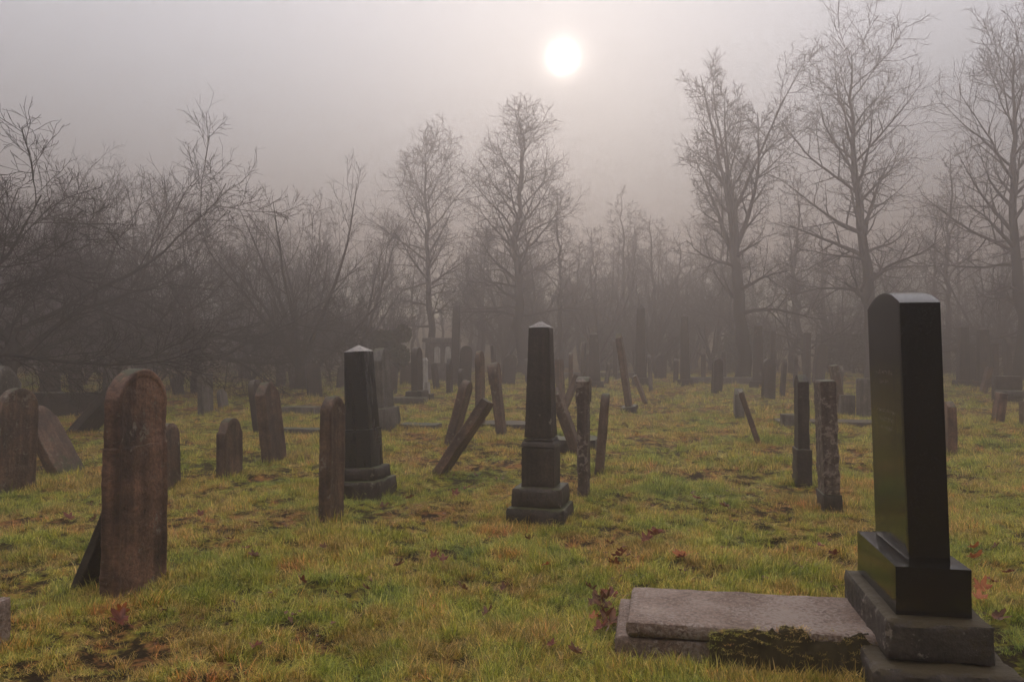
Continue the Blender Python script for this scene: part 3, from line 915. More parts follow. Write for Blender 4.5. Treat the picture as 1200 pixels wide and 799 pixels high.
def make_tree(style, H, seed, r0=0.3, dens=1.0):
    rng = np.random.default_rng(seed)
    if style == 'lime':       # a tall tree: long leader, limbs that rise towards the top, drooping low limbs
        P0, R0 = trunk_line(H, r0, rng, 0.13)
        Lf = lambda t: 0.13 + 0.20 * np.clip((1 - t) / 0.75, 0, 1) ** 0.6
        Pa, Ra = spawn(P0, R0, int(26 * dens), .36, .97, Lf, (lambda t: 62 - 34 * t, 8), 12, 0.055, .07, .52, rng, .012)
        Pl, Rl = spawn(P0, R0, 7, .20, .40, lambda t: 0.26 + 0 * t, (68, 88), 12, 0.0, .10, .38, rng, .012, -1)
        S1P = np.concatenate([Pa, Pl]); S1R = np.concatenate([Ra, Rl])
        P2, R2 = spawn(S1P, S1R, 10, .15, 1, lambda t: .55 - .25 * t, (28, 62), 7, .06, .12, .6, rng, .013)
        P3, R3 = spawn(P2, R2, 5, .12, 1, lambda t: .62 - .2 * t, (25, 65), 5, .07, .16, .6, rng, .0085)
        P4, R4 = spawn(P3, R3, 2, .2, 1, lambda t: .7 + 0 * t, (25, 60), 4, .05, .18, .7, rng, .006)
    elif style == 'forked':    # the trunk divides into several near-vertical leaders
        P0, R0 = trunk_line(H * .55, r0, rng, 0.14, power=.35)
        Pm, Rm = spawn(P0, R0, 6, .50, .98, lambda t: 0.95 + 0 * t, (12, 30), 16, 0.05, .05, .62, rng, .015)
        Pl, Rl = spawn(P0, R0, 6, .35, .7, lambda t: 0.42 + 0 * t, (55, 85), 12, 0.02, .10, .35, rng, .012)
        PP, RR = spawn(Pm, Rm, 12, .12, .98, lambda t: .42 - .26 * t, (28, 55), 12, .04, .08, .55, rng, .010)
        S1P = np.concatenate([PP, Pl]); S1R = np.concatenate([RR, Rl])
        P2, R2 = spawn(S1P, S1R, 8, .15, 1, lambda t: .52 - .2 * t, (28, 60), 6, .05, .13, .6, rng, .012)
        P3, R3 = spawn(P2, R2, 4, .12, 1, lambda t: .62 - .2 * t, (25, 65), 5, .06, .16, .6, rng, .0085)
        P4, R4 = spawn(P3, R3, 2, .2, 1, lambda t: .7 + 0 * t, (25, 60), 4, .04, .18, .7, rng, .006)
        V, Q = tubes([(P0, R0, 12), (Pm, Rm, 8)])
        V2, Q2 = tubes([(S1P, S1R, 5), (P2, R2, 4), (P3, R3, 3), (P4, R4, 3)])
        return V, Q, V2, Q2
    elif style == 'spread':    # a low orchard-like tree with long arching limbs
        P0, R0 = trunk_line(H * .30, r0, rng, 0.35, n=8, power=.25)
        Pm, Rm = spawn(P0, R0, 10, .45, .99, lambda t: 2.1 + 0 * t, (36, 78), 14, 0.0, .095, .5, rng, .012)
        S1P, S1R = spawn(Pm, Rm, 9, .18, .95, lambda t: .50 - .2 * t, (25, 60), 10, .03, .09, .5, rng, .009)
        P2, R2 = spawn(S1P, S1R, 8, .1, 1, lambda t: .55 - .2 * t, (22, 55), 7, .03, .10, .5, rng, .0055)
        P3, R3 = spawn(P2, R2, 7, .1, 1, lambda t: .60 - .2 * t, (20, 55), 5, .03, .11, .6, rng, .004)
        P4, R4 = spawn(P3, R3, 2, .2, 1, lambda t: .6 + 0 * t, (25, 50), 4, .02, .12, .7, rng, .0035)
        V, Q = tubes([(P0, R0, 12), (Pm, Rm, 8)])
        V2, Q2 = tubes([(S1P, S1R, 5), (P2, R2, 4), (P3, R3, 3), (P4, R4, 3)])
        return V, Q, V2, Q2
    elif style == 'vase':      # several stems from near the ground, upright twigs
        P0, R0 = trunk_line(H * .14, r0, rng, 0.1, n=6, power=.1)
        Pm, Rm = spawn(P0, R0, 9, .3, .99, lambda t: 4.6 + 0 * t, (8, 42), 14, 0.02, .06, .55, rng, .010)
        S1P, S1R = spawn(Pm, Rm, 9, .2, .97, lambda t: .40 - .2 * t, (18, 42), 9, .05, .08, .5, rng, .007)
        P2, R2 = spawn(S1P, S1R, 7, .1, 1, lambda t: .55 - .2 * t, (18, 48), 6, .04, .10, .5, rng, .005)
        P3, R3 = spawn(P2, R2, 5, .1, 1, lambda t: .60 - .2 * t, (20, 50), 5, .03, .12, .6, rng, .004)
        V, Q = tubes([(P0, R0, 10), (Pm, Rm, 7)])
        V2, Q2 = tubes([(S1P, S1R, 4), (P2, R2, 3), (P3, R3, 3)])
        return V, Q, V2, Q2
    else:                      # a slender forest tree
        P0, R0 = trunk_line(H, r0, rng, 0.16)
        S1P, S1R = spawn(P0, R0, int(22 * dens), .3, .97, lambda t: 0.08 + 0.2 * (1 - t), (35, 70), 8, 0.05, .12, .45, rng, .012)
        P2, R2 = spawn(S1P, S1R, 7, .15, 1, lambda t: .5 - .2 * t, (28, 60), 5, .05, .16, .55, rng, .010)
        P3, R3 = spawn(P2, R2, 6, .12, 1, lambda t: .6 - .2 * t, (25, 65), 4, .04, .18, .6, rng, .008)
        V, Q = tubes([(P0, R0, 8)])
        V2, Q2 = tubes([(S1P, S1R, 4), (P2, R2, 3), (P3, R3, 3)])
        return V, Q, V2, Q2
    V, Q = tubes([(P0, R0, 14)])
    V2, Q2 = tubes([(S1P, S1R, 6), (P2, R2, 4), (P3, R3, 3), (P4, R4, 3)])
    return V, Q, V2, Q2


def tree(px, D, top, style, seed, label, r0=0.3, rotz=0.0, group=None, lean=0.0, dens=1.0, xs=1.0, name='bare_tree'):
    p = at_depth(px, D)
    H = z_of(top, D) - p.z
    V, Q, V2, Q2 = make_tree(style, H, seed, r0, dens)
    zmax = V2[:, 2].max()
    k = H / zmax
    if style != 'lime' or True:
        V = V * np.array([k * xs, k * xs, k]); V2 = V2 * np.array([k * xs, k * xs, k])
    o = link(name, None, None, p, (0, lean, rotz))
    tag(o, label, 'tree', group)
    link('trunk', mk_mesh('trunk', V, Q, None, M['bark']), o)
    link('crown', mk_mesh('crown', V2, Q2, None, M['twig']), o)
    return o


def copy_tree(o, loc, rotz, scale, label, group, cat=None):
    c = o.copy(); COL.objects.link(c)
    c.location = loc; c.rotation_euler = (0, 0, rotz); c.scale = (scale[0], scale[0], scale[1])
    c['label'] = label; c['group'] = group
    if cat: c['category'] = cat
    for ch in o.children:
        d = ch.copy(); COL.objects.link(d); d.parent = c
    return c


t1 = tree(502, 43, 128, 'lime', 101, 'tall slim bare tree left of the centre, paler of the middle pair', r0=.25, xs=1.0)
t2 = tree(611, 41, 110, 'lime', 102, 'tall slim bare tree directly behind the central obelisk', r0=.29, rotz=1.0, xs=1.1)
t3 = tree(870, 36, 30, 'forked', 103, 'big bare tree whose trunk forks below a fan of upright limbs', r0=.36, rotz=.5, lean=R(-1.2), xs=.85)
t4 = tree(1022, 35, -28, 'lime', 104, 'tallest bare tree rising behind the black granite headstone', r0=.34, rotz=2.0, xs=1.05)
t5 = tree(1196, 34, -15, 'lime', 105, 'tall bare tree cut by the right edge', r0=.32, rotz=4.0, xs=.95)

l1 = tree(14, 19, 88, 'spread', 201, 'dark spreading bare tree at the left edge with arching limbs', r0=.20, rotz=.4, xs=1.0)
l2 = tree(-60, 15, 150, 'spread', 202, 'nearest spreading bare tree, its branches reaching in at the left edge', r0=.16, rotz=2.1)
l3 = tree(235, 27, 185, 'spread', 203, 'spreading bare tree between the left edge tree and the upright one', r0=.2, rotz=3.3)
l4 = tree(352, 28, 185, 'vase', 204, 'many-stemmed bare tree with upright twigs left of the middle pair', r0=.22, rotz=1.2, xs=.95)
l5 = tree(130, 24, 150, 'spread', 205, 'tangled bare tree behind the large brown headstone', r0=.2, rotz=5.1)
l6 = tree(420, 36, 235, 'vase', 206, 'low many-stemmed bare tree close left of the middle pair', r0=.18, rotz=4.2)
fp = [tree(700, 52, 262, 'forest', 301, 'slender bare forest tree in thick fog right of the middle pair', r0=.16),
      tree(770, 50, 245, 'forest', 302, 'slender bare forest tree in thick fog left of the forked tree', r0=.16),
      tree(945, 46, 200, 'forest', 303, 'slender bare tree between the forked tree and the tallest one', r0=.17, dens=1.2),
      tree(1110, 44, 170, 'forest', 304, 'slender bare tree between the tallest tree and the right edge one', r0=.18, dens=1.2)]

protos = fp + [l3, l4, l6, t1]
ft = np.random.default_rng(77)
cnt = 0
rows = [(50, -44, 40, 3.4), (57, -48, 46, 3.8), (66, -55, 55, 4.4), (78, -66, 66, 5.2)]
for (D0, xa, xb, stp) in rows:
    x = xa
    while x < xb:
        D = D0 + ft.uniform(-3, 3)
        xx = x + ft.uniform(-1.4, 1.4)
        q = ft.random()
        if q < .62: src = fp[int(ft.integers(0, 4))]
        elif q < .9: src = [l3, l4, l6][int(ft.integers(0, 3))]
        else: src = t1
        s = ft.uniform(.75, 1.1) * (1.0 if src in fp else 1.1)
        if src is t1: s *= .72
        if -4 < xx < 6 and D < 60: s *= .85
        copy_tree(src, Vector((xx, D, float(gz(xx, D)))), ft.uniform(0, 6.28), (s, s), 'bare tree lost in the fog of the wood behind the graves', 'bare trees of the foggy wood')
        x += stp
for k in range(22):        # the wood closes the view in the middle
    px = 560 + k * 15 + ft.uniform(-8, 8); D = ft.uniform(45, 58)
    src = [fp[k % 4], l4, l6, fp[(k + 1) % 4]][k % 4]
    top = ft.uniform(262, 300); q = at_depth(px, D); hs = (z_of(top, D) - q.z) / {l4.name: 8.2, l6.name: 7.7}.get(src.name, 9.5)
    copy_tree(src, q, ft.uniform(0, 6.28), (hs * 1.15, hs), 'bare tree lost in the fog of the wood behind the graves', 'bare trees of the foggy wood')
# trees of the wood closer in, on both flanks
for (px, D, s, src) in [(-40, 30, 1.1, l3), (60, 33, 1.1, l5), (180, 36, 1.15, l4), (290, 38, 1.1, l3), (0, 40, 1.2, l4), (110, 42, 1.2, l3), (330, 44, 1.1, l6), (455, 46, .9, l6),
                        (930, 42, .9, l3), (1075, 40, 1.0, l3), (1160, 44, 1.1, l4), (1240, 38, 1.0, l3), (-150, 24, 1.0, l5), (-170, 34, 1.1, l4), (980, 48, 1.0, l4), (1290, 30, .8, l4)]:
    copy_tree(src, at_depth(px, D), ft.uniform(0, 6.28), (s, s), 'bushy bare tree at the misty edge of the wood', 'bushy bare trees at the edge of the wood')

# bare bushes of the undergrowth
def bush(px, D, top, seed, label, rotz):
    p = at_depth(px, D); H = z_of(top, D) - p.z
    V, Q, V2, Q2 = make_tree('vase', H, seed, .07)
    k = H / V2[:, 2].max(); V = V * k; V2 = V2 * k
    o = link('bare_bush', None, None, p, (0, 0, rotz)); tag(o, label, 'bush')
    link('stems', mk_mesh('stems', V, Q, None, M['bark']), o)
    link('twigs', mk_mesh('twigs', V2, Q2, None, M['twig']), o)
    return o


b1 = bush(60, 26, 345, 401, 'twiggy bare bush under the trees left of the large brown headstone', 0)
b2 = bush(215, 31, 350, 402, 'twiggy bare bush under the trees right of the large brown headstone', 1)
for k in range(26):
    D = ft.uniform(28, 46); px = ft.uniform(-120, 470)
    copy_tree([b1, b2][k % 2], at_depth(px, D), ft.uniform(0, 6.28), (1.2, ft.uniform(.8, 1.5)), 'bare bush in the undergrowth of the foggy wood', 'bare bushes of the undergrowth', 'bush')
for k in range(18):
    D = ft.uniform(42, 56); px = ft.uniform(560, 1300)
    copy_tree([b1, b2][k % 2], at_depth(px, D), ft.uniform(0, 6.28), (1.3, ft.uniform(.8, 1.4)), 'bare bush in the undergrowth of the foggy wood', 'bare bushes of the undergrowth', 'bush')

# the dark evergreen bush
def leaf_cloud(n, fn, size, rng):
    V = np.zeros((n, 4, 3))
    c = fn(n)
    a = rng.normal(size=(n, 3)); a /= np.linalg.norm(a, axis=1, keepdims=True)
    b = np.cross(a, rng.normal(size=(n, 3))); b /= np.linalg.norm(b, axis=1, keepdims=True)
    s = rng.uniform(.6, 1.3, (n, 1)) * size
    V[:, 0] = c - a * s; V[:, 1] = c + b * s * .5; V[:, 2] = c + a * s; V[:, 3] = c - b * s * .5
    return V.reshape(-1, 3), np.arange(n * 4).reshape(n, 4)


def evergreen(px, D, top, halfw, seed, label):
    p = at_depth(px, D); H = z_of(top, D) - p.z
    rng = np.random.default_rng(seed)
    cl = [(rng.uniform(-.6, .6) * halfw, rng.uniform(-.5, .5) * halfw, rng.uniform(.25, .85) * H, rng.uniform(.35, .6) * halfw) for _ in range(16)]

    def fn(n):
        ci = rng.integers(0, len(cl), n)
        d = rng.normal(size=(n, 3)); d /= np.linalg.norm(d, axis=1, keepdims=True)
        d *= rng.uniform(.6, 1.05, (n, 1)) ** .5
        C = np.array(cl)[ci]
        q = C[:, :3] + d * C[:, 3:4] * np.array([1, 1, 1.0])
        q[:, 2] = np.clip(q[:, 2], 0.05, H)
        return q
    V, Q = leaf_cloud(9000, fn, .07, rng)
    o = link('evergreen_bush', None, None, p); tag(o, label, 'bush')
    P0, R0 = trunk_line(H * .7, .08, rng, .1)
    v0, q0 = tubes([(P0, R0, 8)])
    link('stem', mk_mesh('stem', v0, q0, None, M['bark']), o)
    link('foliage', mk_mesh('foliage', V, Q, None, M['ivy'], False), o)


evergreen(457, 30, 379, 0.85, 8, 'dark round evergreen bush in fog behind the granite pillar')
evergreen(1000, 41, 392, 1.5, 9, 'dim evergreen bush in fog left of the black granite headstone')
evergreen(712, 47, 382, 1.5, 12, 'dim low evergreen bush in fog behind the thin leaning headstone')
evergreen(870, 44, 385, 1.6, 10, 'dim evergreen bush in thick fog behind the forked tree')

# foliage added behind the camera, out of view, to darken reflections and near faces
wr = np.random.default_rng(5)
wc = [(x + wr.uniform(-1, 1), -8 - wr.uniform(0, 5) + .004 * x * x, wr.uniform(1.2, 10.5), wr.uniform(1.2, 2.2)) for x in np.linspace(-30, 30, 60) for _ in range(7)]
def wfn(n):
    ci = wr.integers(0, len(wc), n); d = wr.normal(size=(n, 3)); d /= np.linalg.norm(d, axis=1, keepdims=True)
    d *= wr.uniform(.3, 1, (n, 1)) ** .5
    C = np.array(wc)[ci]
    q = C[:, :3] + d * C[:, 3:4]; q[:, 2] = np.maximum(q[:, 2], gz(q[:, 0], q[:, 1]) + .05)
    return q
V, Q = leaf_cloud(42000, wfn, .30, wr)
wo = link('added_woods', mk_mesh('added_woods', V, Q, None, M['ivy'], False)); tag(wo, 'unseen dark foliage added to darken reflections and near stone faces', 'wood', kind='stuff')

# ------------------------------------------------------------------ fallen leaves
def leaf_mesh(seed, mat):
    rng = np.random.default_rng(seed)
    lob = [(0, 1.0), (52, .85), (-52, .85), (105, .55), (-105, .55)]
    an = np.linspace(-170, 170, 69)
    r = np.full_like(an, .42)
    for (a, l) in lob:
        w = np.abs(an - a)
        r = np.maximum(r, l * np.clip(1 - w / 38, 0, 1) ** .7)
    r += rng.normal(0, .025, len(an))
    x = np.sin(np.radians(an)) * r; y = np.cos(np.radians(an)) * r
    V = [(0, -.12, 0)] + list(zip(x * .35, y * .35, 0 * x)) + list(zip(x, y, 0 * x))
    V = np.array(V) * .055
    cu = rng.uniform(8, 18)
    V[:, 2] = cu * (V[:, 0] ** 2) * rng.uniform(.4, 1.3) + cu * .6 * V[:, 1] ** 2 + .004 * np.sin(V[:, 0] * 160) + rng.normal(0, .0012, len(V))
    n = len(an); T = []; Q = []
    for k in range(n - 1):
        T.append((0, 1 + k, 2 + k)); Q.append((1 + k, 1 + n + k, 2 + n + k, 2 + k))
    s0 = len(V)
    V = np.concatenate([V, [(-.0015, -.005, 0), (.0015, -.005, 0), (.004, -.075, .012), (.001, -.075, .012)]])
    Q.append((s0, s0 + 1, s0 + 2, s0 + 3))
    return mk_mesh('maple_leaf', V, Q, T, mat)


leafm = [leaf_mesh(k, M[m]) for k, m in enumerate(['leaf_red', 'leaf_red', 'leaf_brown', 'leaf_brown', 'leaf_orange'])]
LG = 'fallen maple leaves on the grass'


def leaf(px, py, k, s, label=None, tilt=None):
    p = ground_at(px, py)
    rot = (random.uniform(-.1, .55), random.uniform(-.4, .4), random.uniform(0, 6.28)) if tilt is None else tilt
    o = link('fallen_leaf', leafm[k], None, p + Vector((0, 0, .062)), rot)
    o.scale = (s * 1.15,) * 3
    tag(o, label or 'dry curled reddish maple leaf lying in the grass', 'leaf', LG)


leaf(860, 768, 0, 1.25, 'large orange red maple leaf standing in grass before the grave slab', (R(70), .2, .3))
leaf(142, 728, 4, 1.0, 'orange leaf upright in the grass before the large brown headstone', (R(75), .5, .2))
leaf(142, 738, 0, 1.4, 'dark red leaf under the orange one before the large brown headstone', (R(35), -.3, 1.2))
leaf(355, 691, 0, 1.1, 'lone dark red leaf in the grass right of the large brown headstone', (R(45), .2, 2.2))
for (px, py, k, s) in [(82, 614, 0, 1.3), (108, 616, 2, 1), (764, 634, 0, 1.6), (800, 659, 4, 1.3), (800, 662, 0, 1.), (719, 669, 0, 1.2), (712, 722, 2, 1.3), (708, 712, 2, 1.3), (705, 735, 2, 1.4),
                       (723, 660, 0, 1.3), (699, 718, 2, 1.7), (714, 742, 2, 1.7), (717, 708, 0, 1.4), (701, 748, 0, 1.3), (1138, 662, 4, 1.5), (1170, 735, 2, 1.2), (757, 640, 0, 1.4), (772, 631, 0, 1.5), (715, 645, 2, 1), (730, 655, 0, 1), (508, 660, 0, 1), (519, 665, 0, 1), (465, 672, 2, 1), (641, 671, 4, .9), (695, 735, 4, .9), (678, 777, 2, 1), (644, 768, 0, .8),
                       (905, 760, 0, .9), (1140, 650, 4, 1.2), (1150, 700, 4, 1.4), (1147, 712, 4, 1.2), (1160, 690, 0, 1.2), (1180, 680, 0, 1), (1165, 650, 2, 1), (960, 648, 0, 1), (978, 658, 0, 1.1),
                       (690, 700, 2, 1), (300, 660, 2, 1.1), (290, 650, 0, 1), (272, 640, 2, 1), (535, 585, 0, 1.2), (480, 590, 2, 1.2), (450, 600, 2, 1.2), (545, 578, 0, 1.2), (800, 745, 2, .9), (757, 742, 2, .8),
                       (570, 730, 2, 1), (545, 700, 2, 1), (235, 610, 0, 1), (380, 650, 2, .8), (820, 590, 0, 1.2), (850, 600, 2, 1.2), (300, 770, 0, .9), (1010, 745, 2, .9), (975, 600, 0, 1.4),
                       (620, 640, 2, 1), (590, 700, 2, .9), (430, 700, 2, .8), (1100, 735, 2, 1.)]:
    leaf(px + random.uniform(-2, 2), py, k, s)

# ------------------------------------------------------------------ grass
def tuft(seed, n, rad, hmin, hmax, wmin, wmax, lean=0.7, flat=0.0):
    rng = np.random.default_rng(seed)
    segs = 4
    a = rng.uniform(0, 6.28, n); r = rad * np.sqrt(rng.random(n))
    base = np.stack([np.cos(a) * r, np.sin(a) * r, np.full(n, -.012)], 1)
    h = rng.uniform(hmin, hmax, n); w = rng.uniform(wmin, wmax, n)
    az = a * .5 + rng.uniform(0, 6.28, n) * .5 + rng.normal(0, .8, n)
    ln = rng.uniform(.2, 1, n) * lean + flat
    V = np.zeros((n, segs + 1, 2, 3))
    side = np.stack([-np.sin(az), np.cos(az), np.zeros(n)], 1)
    fw = np.stack([np.cos(az), np.sin(az), np.zeros(n)], 1)
    p = base.copy(); th = ln * .3
    for k in range(segs + 1):
        ww = w * (1 - (k / segs) ** 1.6) * .5 + .00012
        V[:, k, 0] = p - side * ww[:, None]; V[:, k, 1] = p + side * ww[:, None]
        th = th + ln * .42
        p = p + (fw * np.sin(th)[:, None] + np.array([0, 0, 1.]) * np.cos(th)[:, None]) * (h / segs)[:, None]
    V = V.reshape(-1, 3)
    ids = np.arange(n * (segs + 1) * 2).reshape(n, segs + 1, 2)
    Q = np.stack([ids[:, :-1, 0].ravel(), ids[:, :-1, 1].ravel(), ids[:, 1:, 1].ravel(), ids[:, 1:, 0].ravel()], 1)
    return mk_mesh('grass_tuft', V, Q, None, M['grass'])


tcol = bpy.data.collections.new('grass_tufts')
TU = [tuft(1, 34, .055, .05, .11, .003, .0055, .9), tuft(2, 34, .06, .04, .09, .003, .005, 1.2), tuft(3, 28, .05, .06, .14, .003, .006, .8),
      tuft(4, 44, .06, .02, .05, .0025, .004, 1.4, .3), tuft(5, 26, .06, .07, .14, .0022, .0042, .8, .9),
      tuft(6, 60, .07, .02, .055, .003, .005, 1.2, .2)]
for k, me in enumerate(TU):
    o = bpy.data.objects.new('tuft_%d' % k, me); tcol.objects.link(o)

pts = []


def scatter(n, y0, y1, kx, mx):
    y = np.sqrt(RNG.uniform(y0 * y0, y1 * y1, n)); x = RNG.uniform(-1, 1, n) * (kx * y + mx)
    return x, y


XS, YS, KD, SCL = [], [], [], []
for (n, y0, y1, ks) in [(22000, 2.4, 5.5, .78), (40000, 5.5, 10, .85), (36000, 10, 19, 1.15), (26000, 19, 42, 1.8)]:
    x, y = scatter(n, y0, y1, .70, 1.0)
    dn = fbm(x * 1.3, y * 1.3, 55, 3)
    cl = fbm(x * 6.0, y * 6.0, 21, 2) + .5 * fbm(x * 3.1, y * 3.1, 71, 2)
    keep = RNG.random(n) < np.clip(.74 + dn * .8 + cl * 2.0, .08, 1)
    x, y, dn = x[keep], y[keep], dn[keep]
    kd = RNG.integers(0, 6, len(x))
    kd = np.where(dn > .25, RNG.choice([0, 2, 1, 4], len(x)), np.where(dn < -.2, RNG.choice([3, 5, 4, 1], len(x)), kd))
    XS.append(x); YS.append(y); KD.append(kd); SCL.append(RNG.uniform(.7, 1.25, len(x)) * ks * (1 + .5 * np.clip(dn, -.5, .6)))
X_ = np.concatenate(XS); Y_ = np.concatenate(YS); K_ = np.concatenate(KD); S_ = np.concatenate(SCL) * .88
# longer grass round the foot of the near grave
n = 420
s_ = RNG.random(n)
xe = .45 + s_ * 1.3; ye = 4.17 - .19 * (xe - .6) - RNG.uniform(.03, .35, n)
X_ = np.concatenate([X_, xe]); Y_ = np.concatenate([Y_, ye]); K_ = np.concatenate([K_, RNG.choice([0, 2], n)]); S_ = np.concatenate([S_, RNG.uniform(.6, 1.15, n)])
fx_, fy_, fk_, fs_ = [], [], [], []
for (a_, b_, w_) in FEET:
    if b_ > 22: continue
    m_ = int(60 * (.5 + w_)); an_ = RNG.uniform(0, 6.28, m_); r_ = w_ * .5 + RNG.uniform(-.08, .12, m_)
    fx_.append(a_ + np.cos(an_) * r_ * .8); fy_.append(b_ + np.sin(an_) * r_); fk_.append(RNG.choice([0, 1, 2, 4], m_)); fs_.append(RNG.uniform(.8, 1.5, m_))
X_ = np.concatenate([X_] + fx_); Y_ = np.concatenate([Y_] + fy_); K_ = np.concatenate([K_] + fk_); S_ = np.concatenate([S_] + fs_)
# none under the slab and steps
def inside(x, y, p0, U, V, m=0.0):
    u = (x - p0[0]) * ux + (y - p0[1]) * uy; v = (x - p0[0]) * vx + (y - p0[1]) * vy
    return (u > -m) & (u < U + m) & (v > -m) & (v < V + m)


ok = ~(inside(X_, Y_, (0.535, 4.24), 1.4, .68, .0) | inside(X_, Y_, (1.66, 3.70), .64, 1.12, .0))
X_, Y_, K_, S_ = X_[ok], Y_[ok], K_[ok], S_[ok]
Z_ = gz(X_, Y_)
# tufts rooted in the moss heap
mi = RNG.choice(np.where((zz.ravel() > .1) & (prof.ravel() > .3))[0], 120)
X_ = np.concatenate([X_, MV[mi, 0]]); Y_ = np.concatenate([Y_, MV[mi, 1]]); Z_ = np.concatenate([Z_, MV[mi, 2] - .004])
K_ = np.concatenate([K_, RNG.choice([3, 5, 3, 5], 120)]); S_ = np.concatenate([S_, RNG.uniform(.25, .6, 120)])
pm = bpy.data.meshes.new('grass')
pm.vertices.add(len(X_)); pm.vertices.foreach_set('co', np.stack([X_, Y_, Z_], 1).astype(np.float32).ravel())
rz = (fbm(X_ * .9, Y_ * .9, 90, 2) * 6 + RNG.normal(0, 1.0, len(X_)))
tl = RNG.normal(0, .22, (len(X_), 2))
rot = np.stack([tl[:, 0], tl[:, 1], rz], 1)
tint = np.clip(.40 + .9 * fbm(X_ * 2.5, Y_ * 2.5, 33, 3) + RNG.normal(0, .26, len(X_)), 0, 1)
for nm, ty, dat in (('rot', 'FLOAT_VECTOR', rot), ('scl', 'FLOAT', S_), ('tint', 'FLOAT', tint)):
    a = pm.attributes.new(nm, ty, 'POINT'); a.data.foreach_set('vector' if ty == 'FLOAT_VECTOR' else 'value', dat.astype(np.float32).ravel())
a = pm.attributes.new('kd', 'INT', 'POINT'); a.data.foreach_set('value', K_.astype(np.int32))
gr = link('grass', pm)
tag(gr, 'short matted green and straw coloured grass over the whole graveyard', 'grass', kind='stuff')


def scatter_group(name, coll):
    ng = bpy.data.node_groups.new(name, 'GeometryNodeTree')
    ng.interface.new_socket('Geometry', in_out='INPUT', socket_type='NodeSocketGeometry')
    ng.interface.new_socket('Geometry', in_out='OUTPUT', socket_type='NodeSocketGeometry')
    gi = ng.nodes.new('NodeGroupInput'); g_o = ng.nodes.new('NodeGroupOutput')
    ci = ng.nodes.new('GeometryNodeCollectionInfo'); ci.inputs['Collection'].default_value = coll
    ci.inputs['Separate Children'].default_value = True; ci.inputs['Reset Children'].default_value = True
    ip = ng.nodes.new('GeometryNodeInstanceOnPoints')
    ip.inputs['Pick Instance'].default_value = True

    def na(nm, ty):
        n = ng.nodes.new('GeometryNodeInputNamedAttribute'); n.data_type = ty; n.inputs['Name'].default_value = nm
        return n.outputs['Attribute']
    e = ng.nodes.new('FunctionNodeEulerToRotation')
    L = ng.links.new
    L(gi.outputs[0], ip.inputs['Points']); L(ci.outputs[0], ip.inputs['Instance'])
    L(na('kd', 'INT'), ip.inputs['Instance Index']); L(na('rot', 'FLOAT_VECTOR'), e.inputs[0]); L(e.outputs[0], ip.inputs['Rotation'])
    L(na('scl', 'FLOAT'), ip.inputs['Scale']); L(ip.outputs[0], g_o.inputs[0])
    return ng


md = gr.modifiers.new('scatter', 'NODES'); md.node_group = scatter_group('grass_scatter', tcol)

# small leaf bits and twigs scattered in the turf
n = 1500
x, y = scatter(n * 3, 3.0, 16, .68, .6)
kk = fbm(x * .8, y * .8, 120, 3) > .08
x, y = x[kk][:n], y[kk][:n]; n = len(x)
ok = ~(inside(x, y, (0.535, 4.24), 1.4, .68, .0) | inside(x, y, (1.66, 3.70), .64, 1.12, .0)); x, y = x[ok], y[ok]; n = len(x)
lz = gz(x, y) + RNG.uniform(.01, .05, n)
c = np.stack([x, y, lz], 1)
a = RNG.normal(size=(n, 3)); a[:, 2] *= .4; a /= np.linalg.norm(a, axis=1, keepdims=True)
b = np.cross(a, np.array([0, 0, 1.])); b /= np.linalg.norm(b, axis=1, keepdims=True)
s = RNG.uniform(.012, .034, (n, 1))
up = np.array([0, 0, 1.]) * s * RNG.uniform(.1, .6, (n, 1))
V = np.stack([c - a * s, c - b * s * .55 + up, c + a * s, c + b * s * .55 + up], 1).reshape(-1, 3)
lt = link('leaf_litter', mk_mesh('leaf_litter', V, np.arange(n * 4).reshape(n, 4), None, M['leaf_brown'], False))
tag(lt, 'small brown bits of dead leaf scattered in the turf', 'leaf litter', kind='stuff')

# ------------------------------------------------------------------ air, sky, sun
VEIL = 0.262
GLOW_VEIL_D = 0.008; GLOW_VEIL_G = 0.9975
sd = Vector(ray(660, 68)).normalized()
elev = math.asin(sd.z); azim = math.atan2(sd.x, sd.y)
w = bpy.data.worlds.new('World'); sc.world = w; w.use_nodes = True
nt = w.node_tree
sky = nt.nodes.new('ShaderNodeTexSky'); sky.sky_type = 'NISHITA'; sky.sun_disc = False
sky.sun_elevation = elev; sky.sun_rotation = azim; sky.air_density = 1.0; sky.dust_density = 0.3; sky.ozone_density = 1.0
bg = nt.nodes['Background']; bg.inputs['Strength'].default_value = 0.05
nt.links.new(sky.outputs[0], bg.inputs['Color'])
# the even veil of stratus above the fog, added to the clear-sky light
bg2 = nt.nodes.new('ShaderNodeBackground'); bg2.inputs['Color'].default_value = (1.0, 0.90, 0.84, 1); bg2.inputs['Strength'].default_value = 0.52
ads = nt.nodes.new('ShaderNodeAddShader'); 
# an overcast sky is three times as bright overhead as at the horizon
tcw = nt.nodes.new('ShaderNodeTexCoord'); sx = nt.nodes.new('ShaderNodeSeparateXYZ'); nt.links.new(tcw.outputs['Generated'], sx.inputs[0])
ov = nt.nodes.new('ShaderNodeMath'); ov.operation = 'MULTIPLY_ADD'; ov.use_clamp = False; ov.inputs[1].default_value = 2 * VEIL; ov.inputs[2].default_value = VEIL
mxz = nt.nodes.new('ShaderNodeMath'); mxz.operation = 'MAXIMUM'; mxz.inputs[1].default_value = 0.0
nt.links.new(sx.outputs['Z'], mxz.inputs[0]); nt.links.new(mxz.outputs[0], ov.inputs[0]); nt.links.new(ov.outputs[0], bg2.inputs['Strength'])
nt.links.new(bg.outputs[0], ads.inputs[0]); nt.links.new(bg2.outputs[0], ads.inputs[1])
nt.links.new(ads.outputs[0], nt.nodes['World Output'].inputs['Surface'])

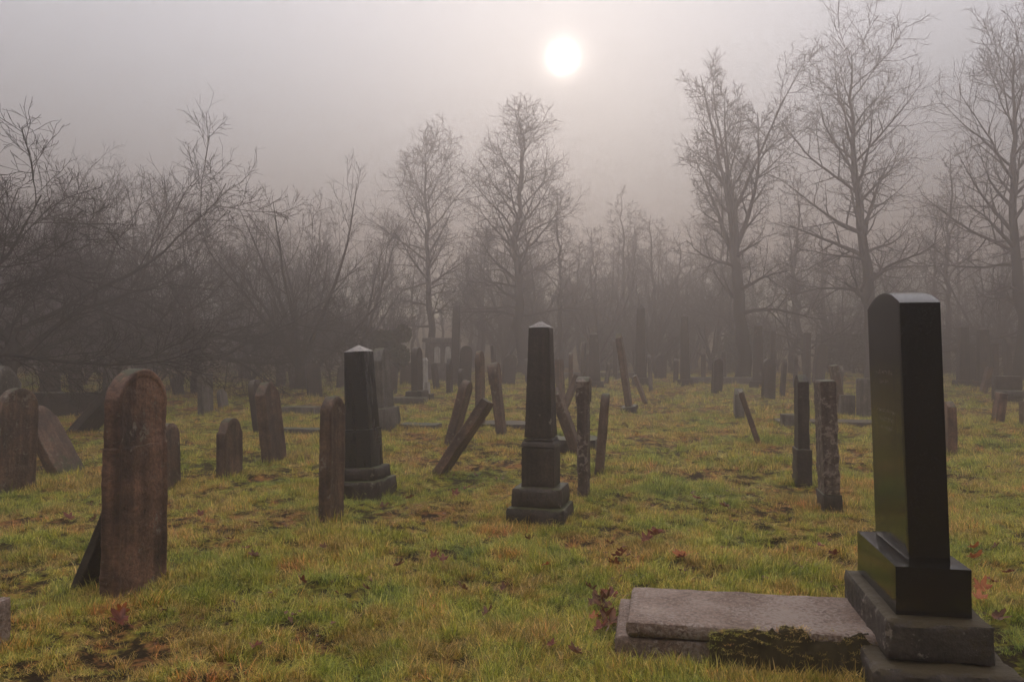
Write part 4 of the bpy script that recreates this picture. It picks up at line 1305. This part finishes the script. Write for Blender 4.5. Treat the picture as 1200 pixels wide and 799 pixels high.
sl = bpy.data.lights.new('sun', 'SUN'); sl.energy = 0.5; sl.angle = R(0.5); sl.color = (1.0, 0.90, 0.82)
so = bpy.data.objects.new('sun_lamp', sl); COL.objects.link(so)
so.rotation_euler = (-sd).to_track_quat('-Z', 'Y').to_euler()

hz, nt, b, out = new_mat('fog')
nt.nodes.remove(b)
pv = nt.nodes.new('ShaderNodeVolumePrincipled')
pv.inputs['Color'].default_value = (0.54, 0.50, 0.482, 1)
pv.inputs['Density'].default_value = 0.0205
pv.inputs['Anisotropy'].default_value = 0.66
nt.links.new(pv.outputs[0], out.inputs['Volume'])
s = 156.0; zb = -2.2; ztp = 24.0
V = [(-s, -s, zb), (s, -s, zb), (s, s + 6, zb), (-s, s + 6, zb), (-s, -s, ztp), (s, -s, ztp), (s, s + 6, ztp), (-s, s + 6, ztp)]
Q = [(0, 3, 2, 1), (4, 5, 6, 7), (0, 1, 5, 4), (1, 2, 6, 5), (2, 3, 7, 6), (3, 0, 4, 7)]
ho = link('haze', mk_mesh('haze', V, Q, None, hz, False))
tag(ho, 'even grey fog filling the graveyard', kind='stuff')

# volume added high above the fog to dim the sun and spread its glow
cm, nt, b, out = new_mat('added_glow_veil')
nt.nodes.remove(b)
pv = nt.nodes.new('ShaderNodeVolumePrincipled')
pv.inputs['Color'].default_value = (0.05, 0.048, 0.046, 1)
pv.inputs['Density'].default_value = GLOW_VEIL_D
pv.inputs['Anisotropy'].default_value = GLOW_VEIL_G
nt.links.new(pv.outputs[0], out.inputs['Volume'])
s = 500.0; zb = 40.0; ztp = 70.0
V = [(-s, -s, zb), (s, -s, zb), (s, s, zb), (-s, s, zb), (-s, -s, ztp), (s, -s, ztp), (s, s, ztp), (-s, s, ztp)]
co_ = link('added_glow_cloud', mk_mesh('added_glow_cloud', V, Q, None, cm, False))
tag(co_, 'added thin cloud layer that dims the sun and spreads its glow', kind='structure')

# ------------------------------------------------------------------ render settings
cy = sc.cycles
cy.max_bounces = 16; cy.diffuse_bounces = 2; cy.glossy_bounces = 2; cy.transmission_bounces = 2; cy.volume_bounces = 16
cy.transparent_max_bounces = 4
cy.use_denoising = True
cy.caustics_reflective = False; cy.caustics_refractive = False
sc.view_settings.view_transform = 'Standard'; sc.view_settings.look = 'None'
sc.view_settings.exposure = 1.62; sc.view_settings.gamma = 1.0
sc.view_settings.use_curve_mapping = False
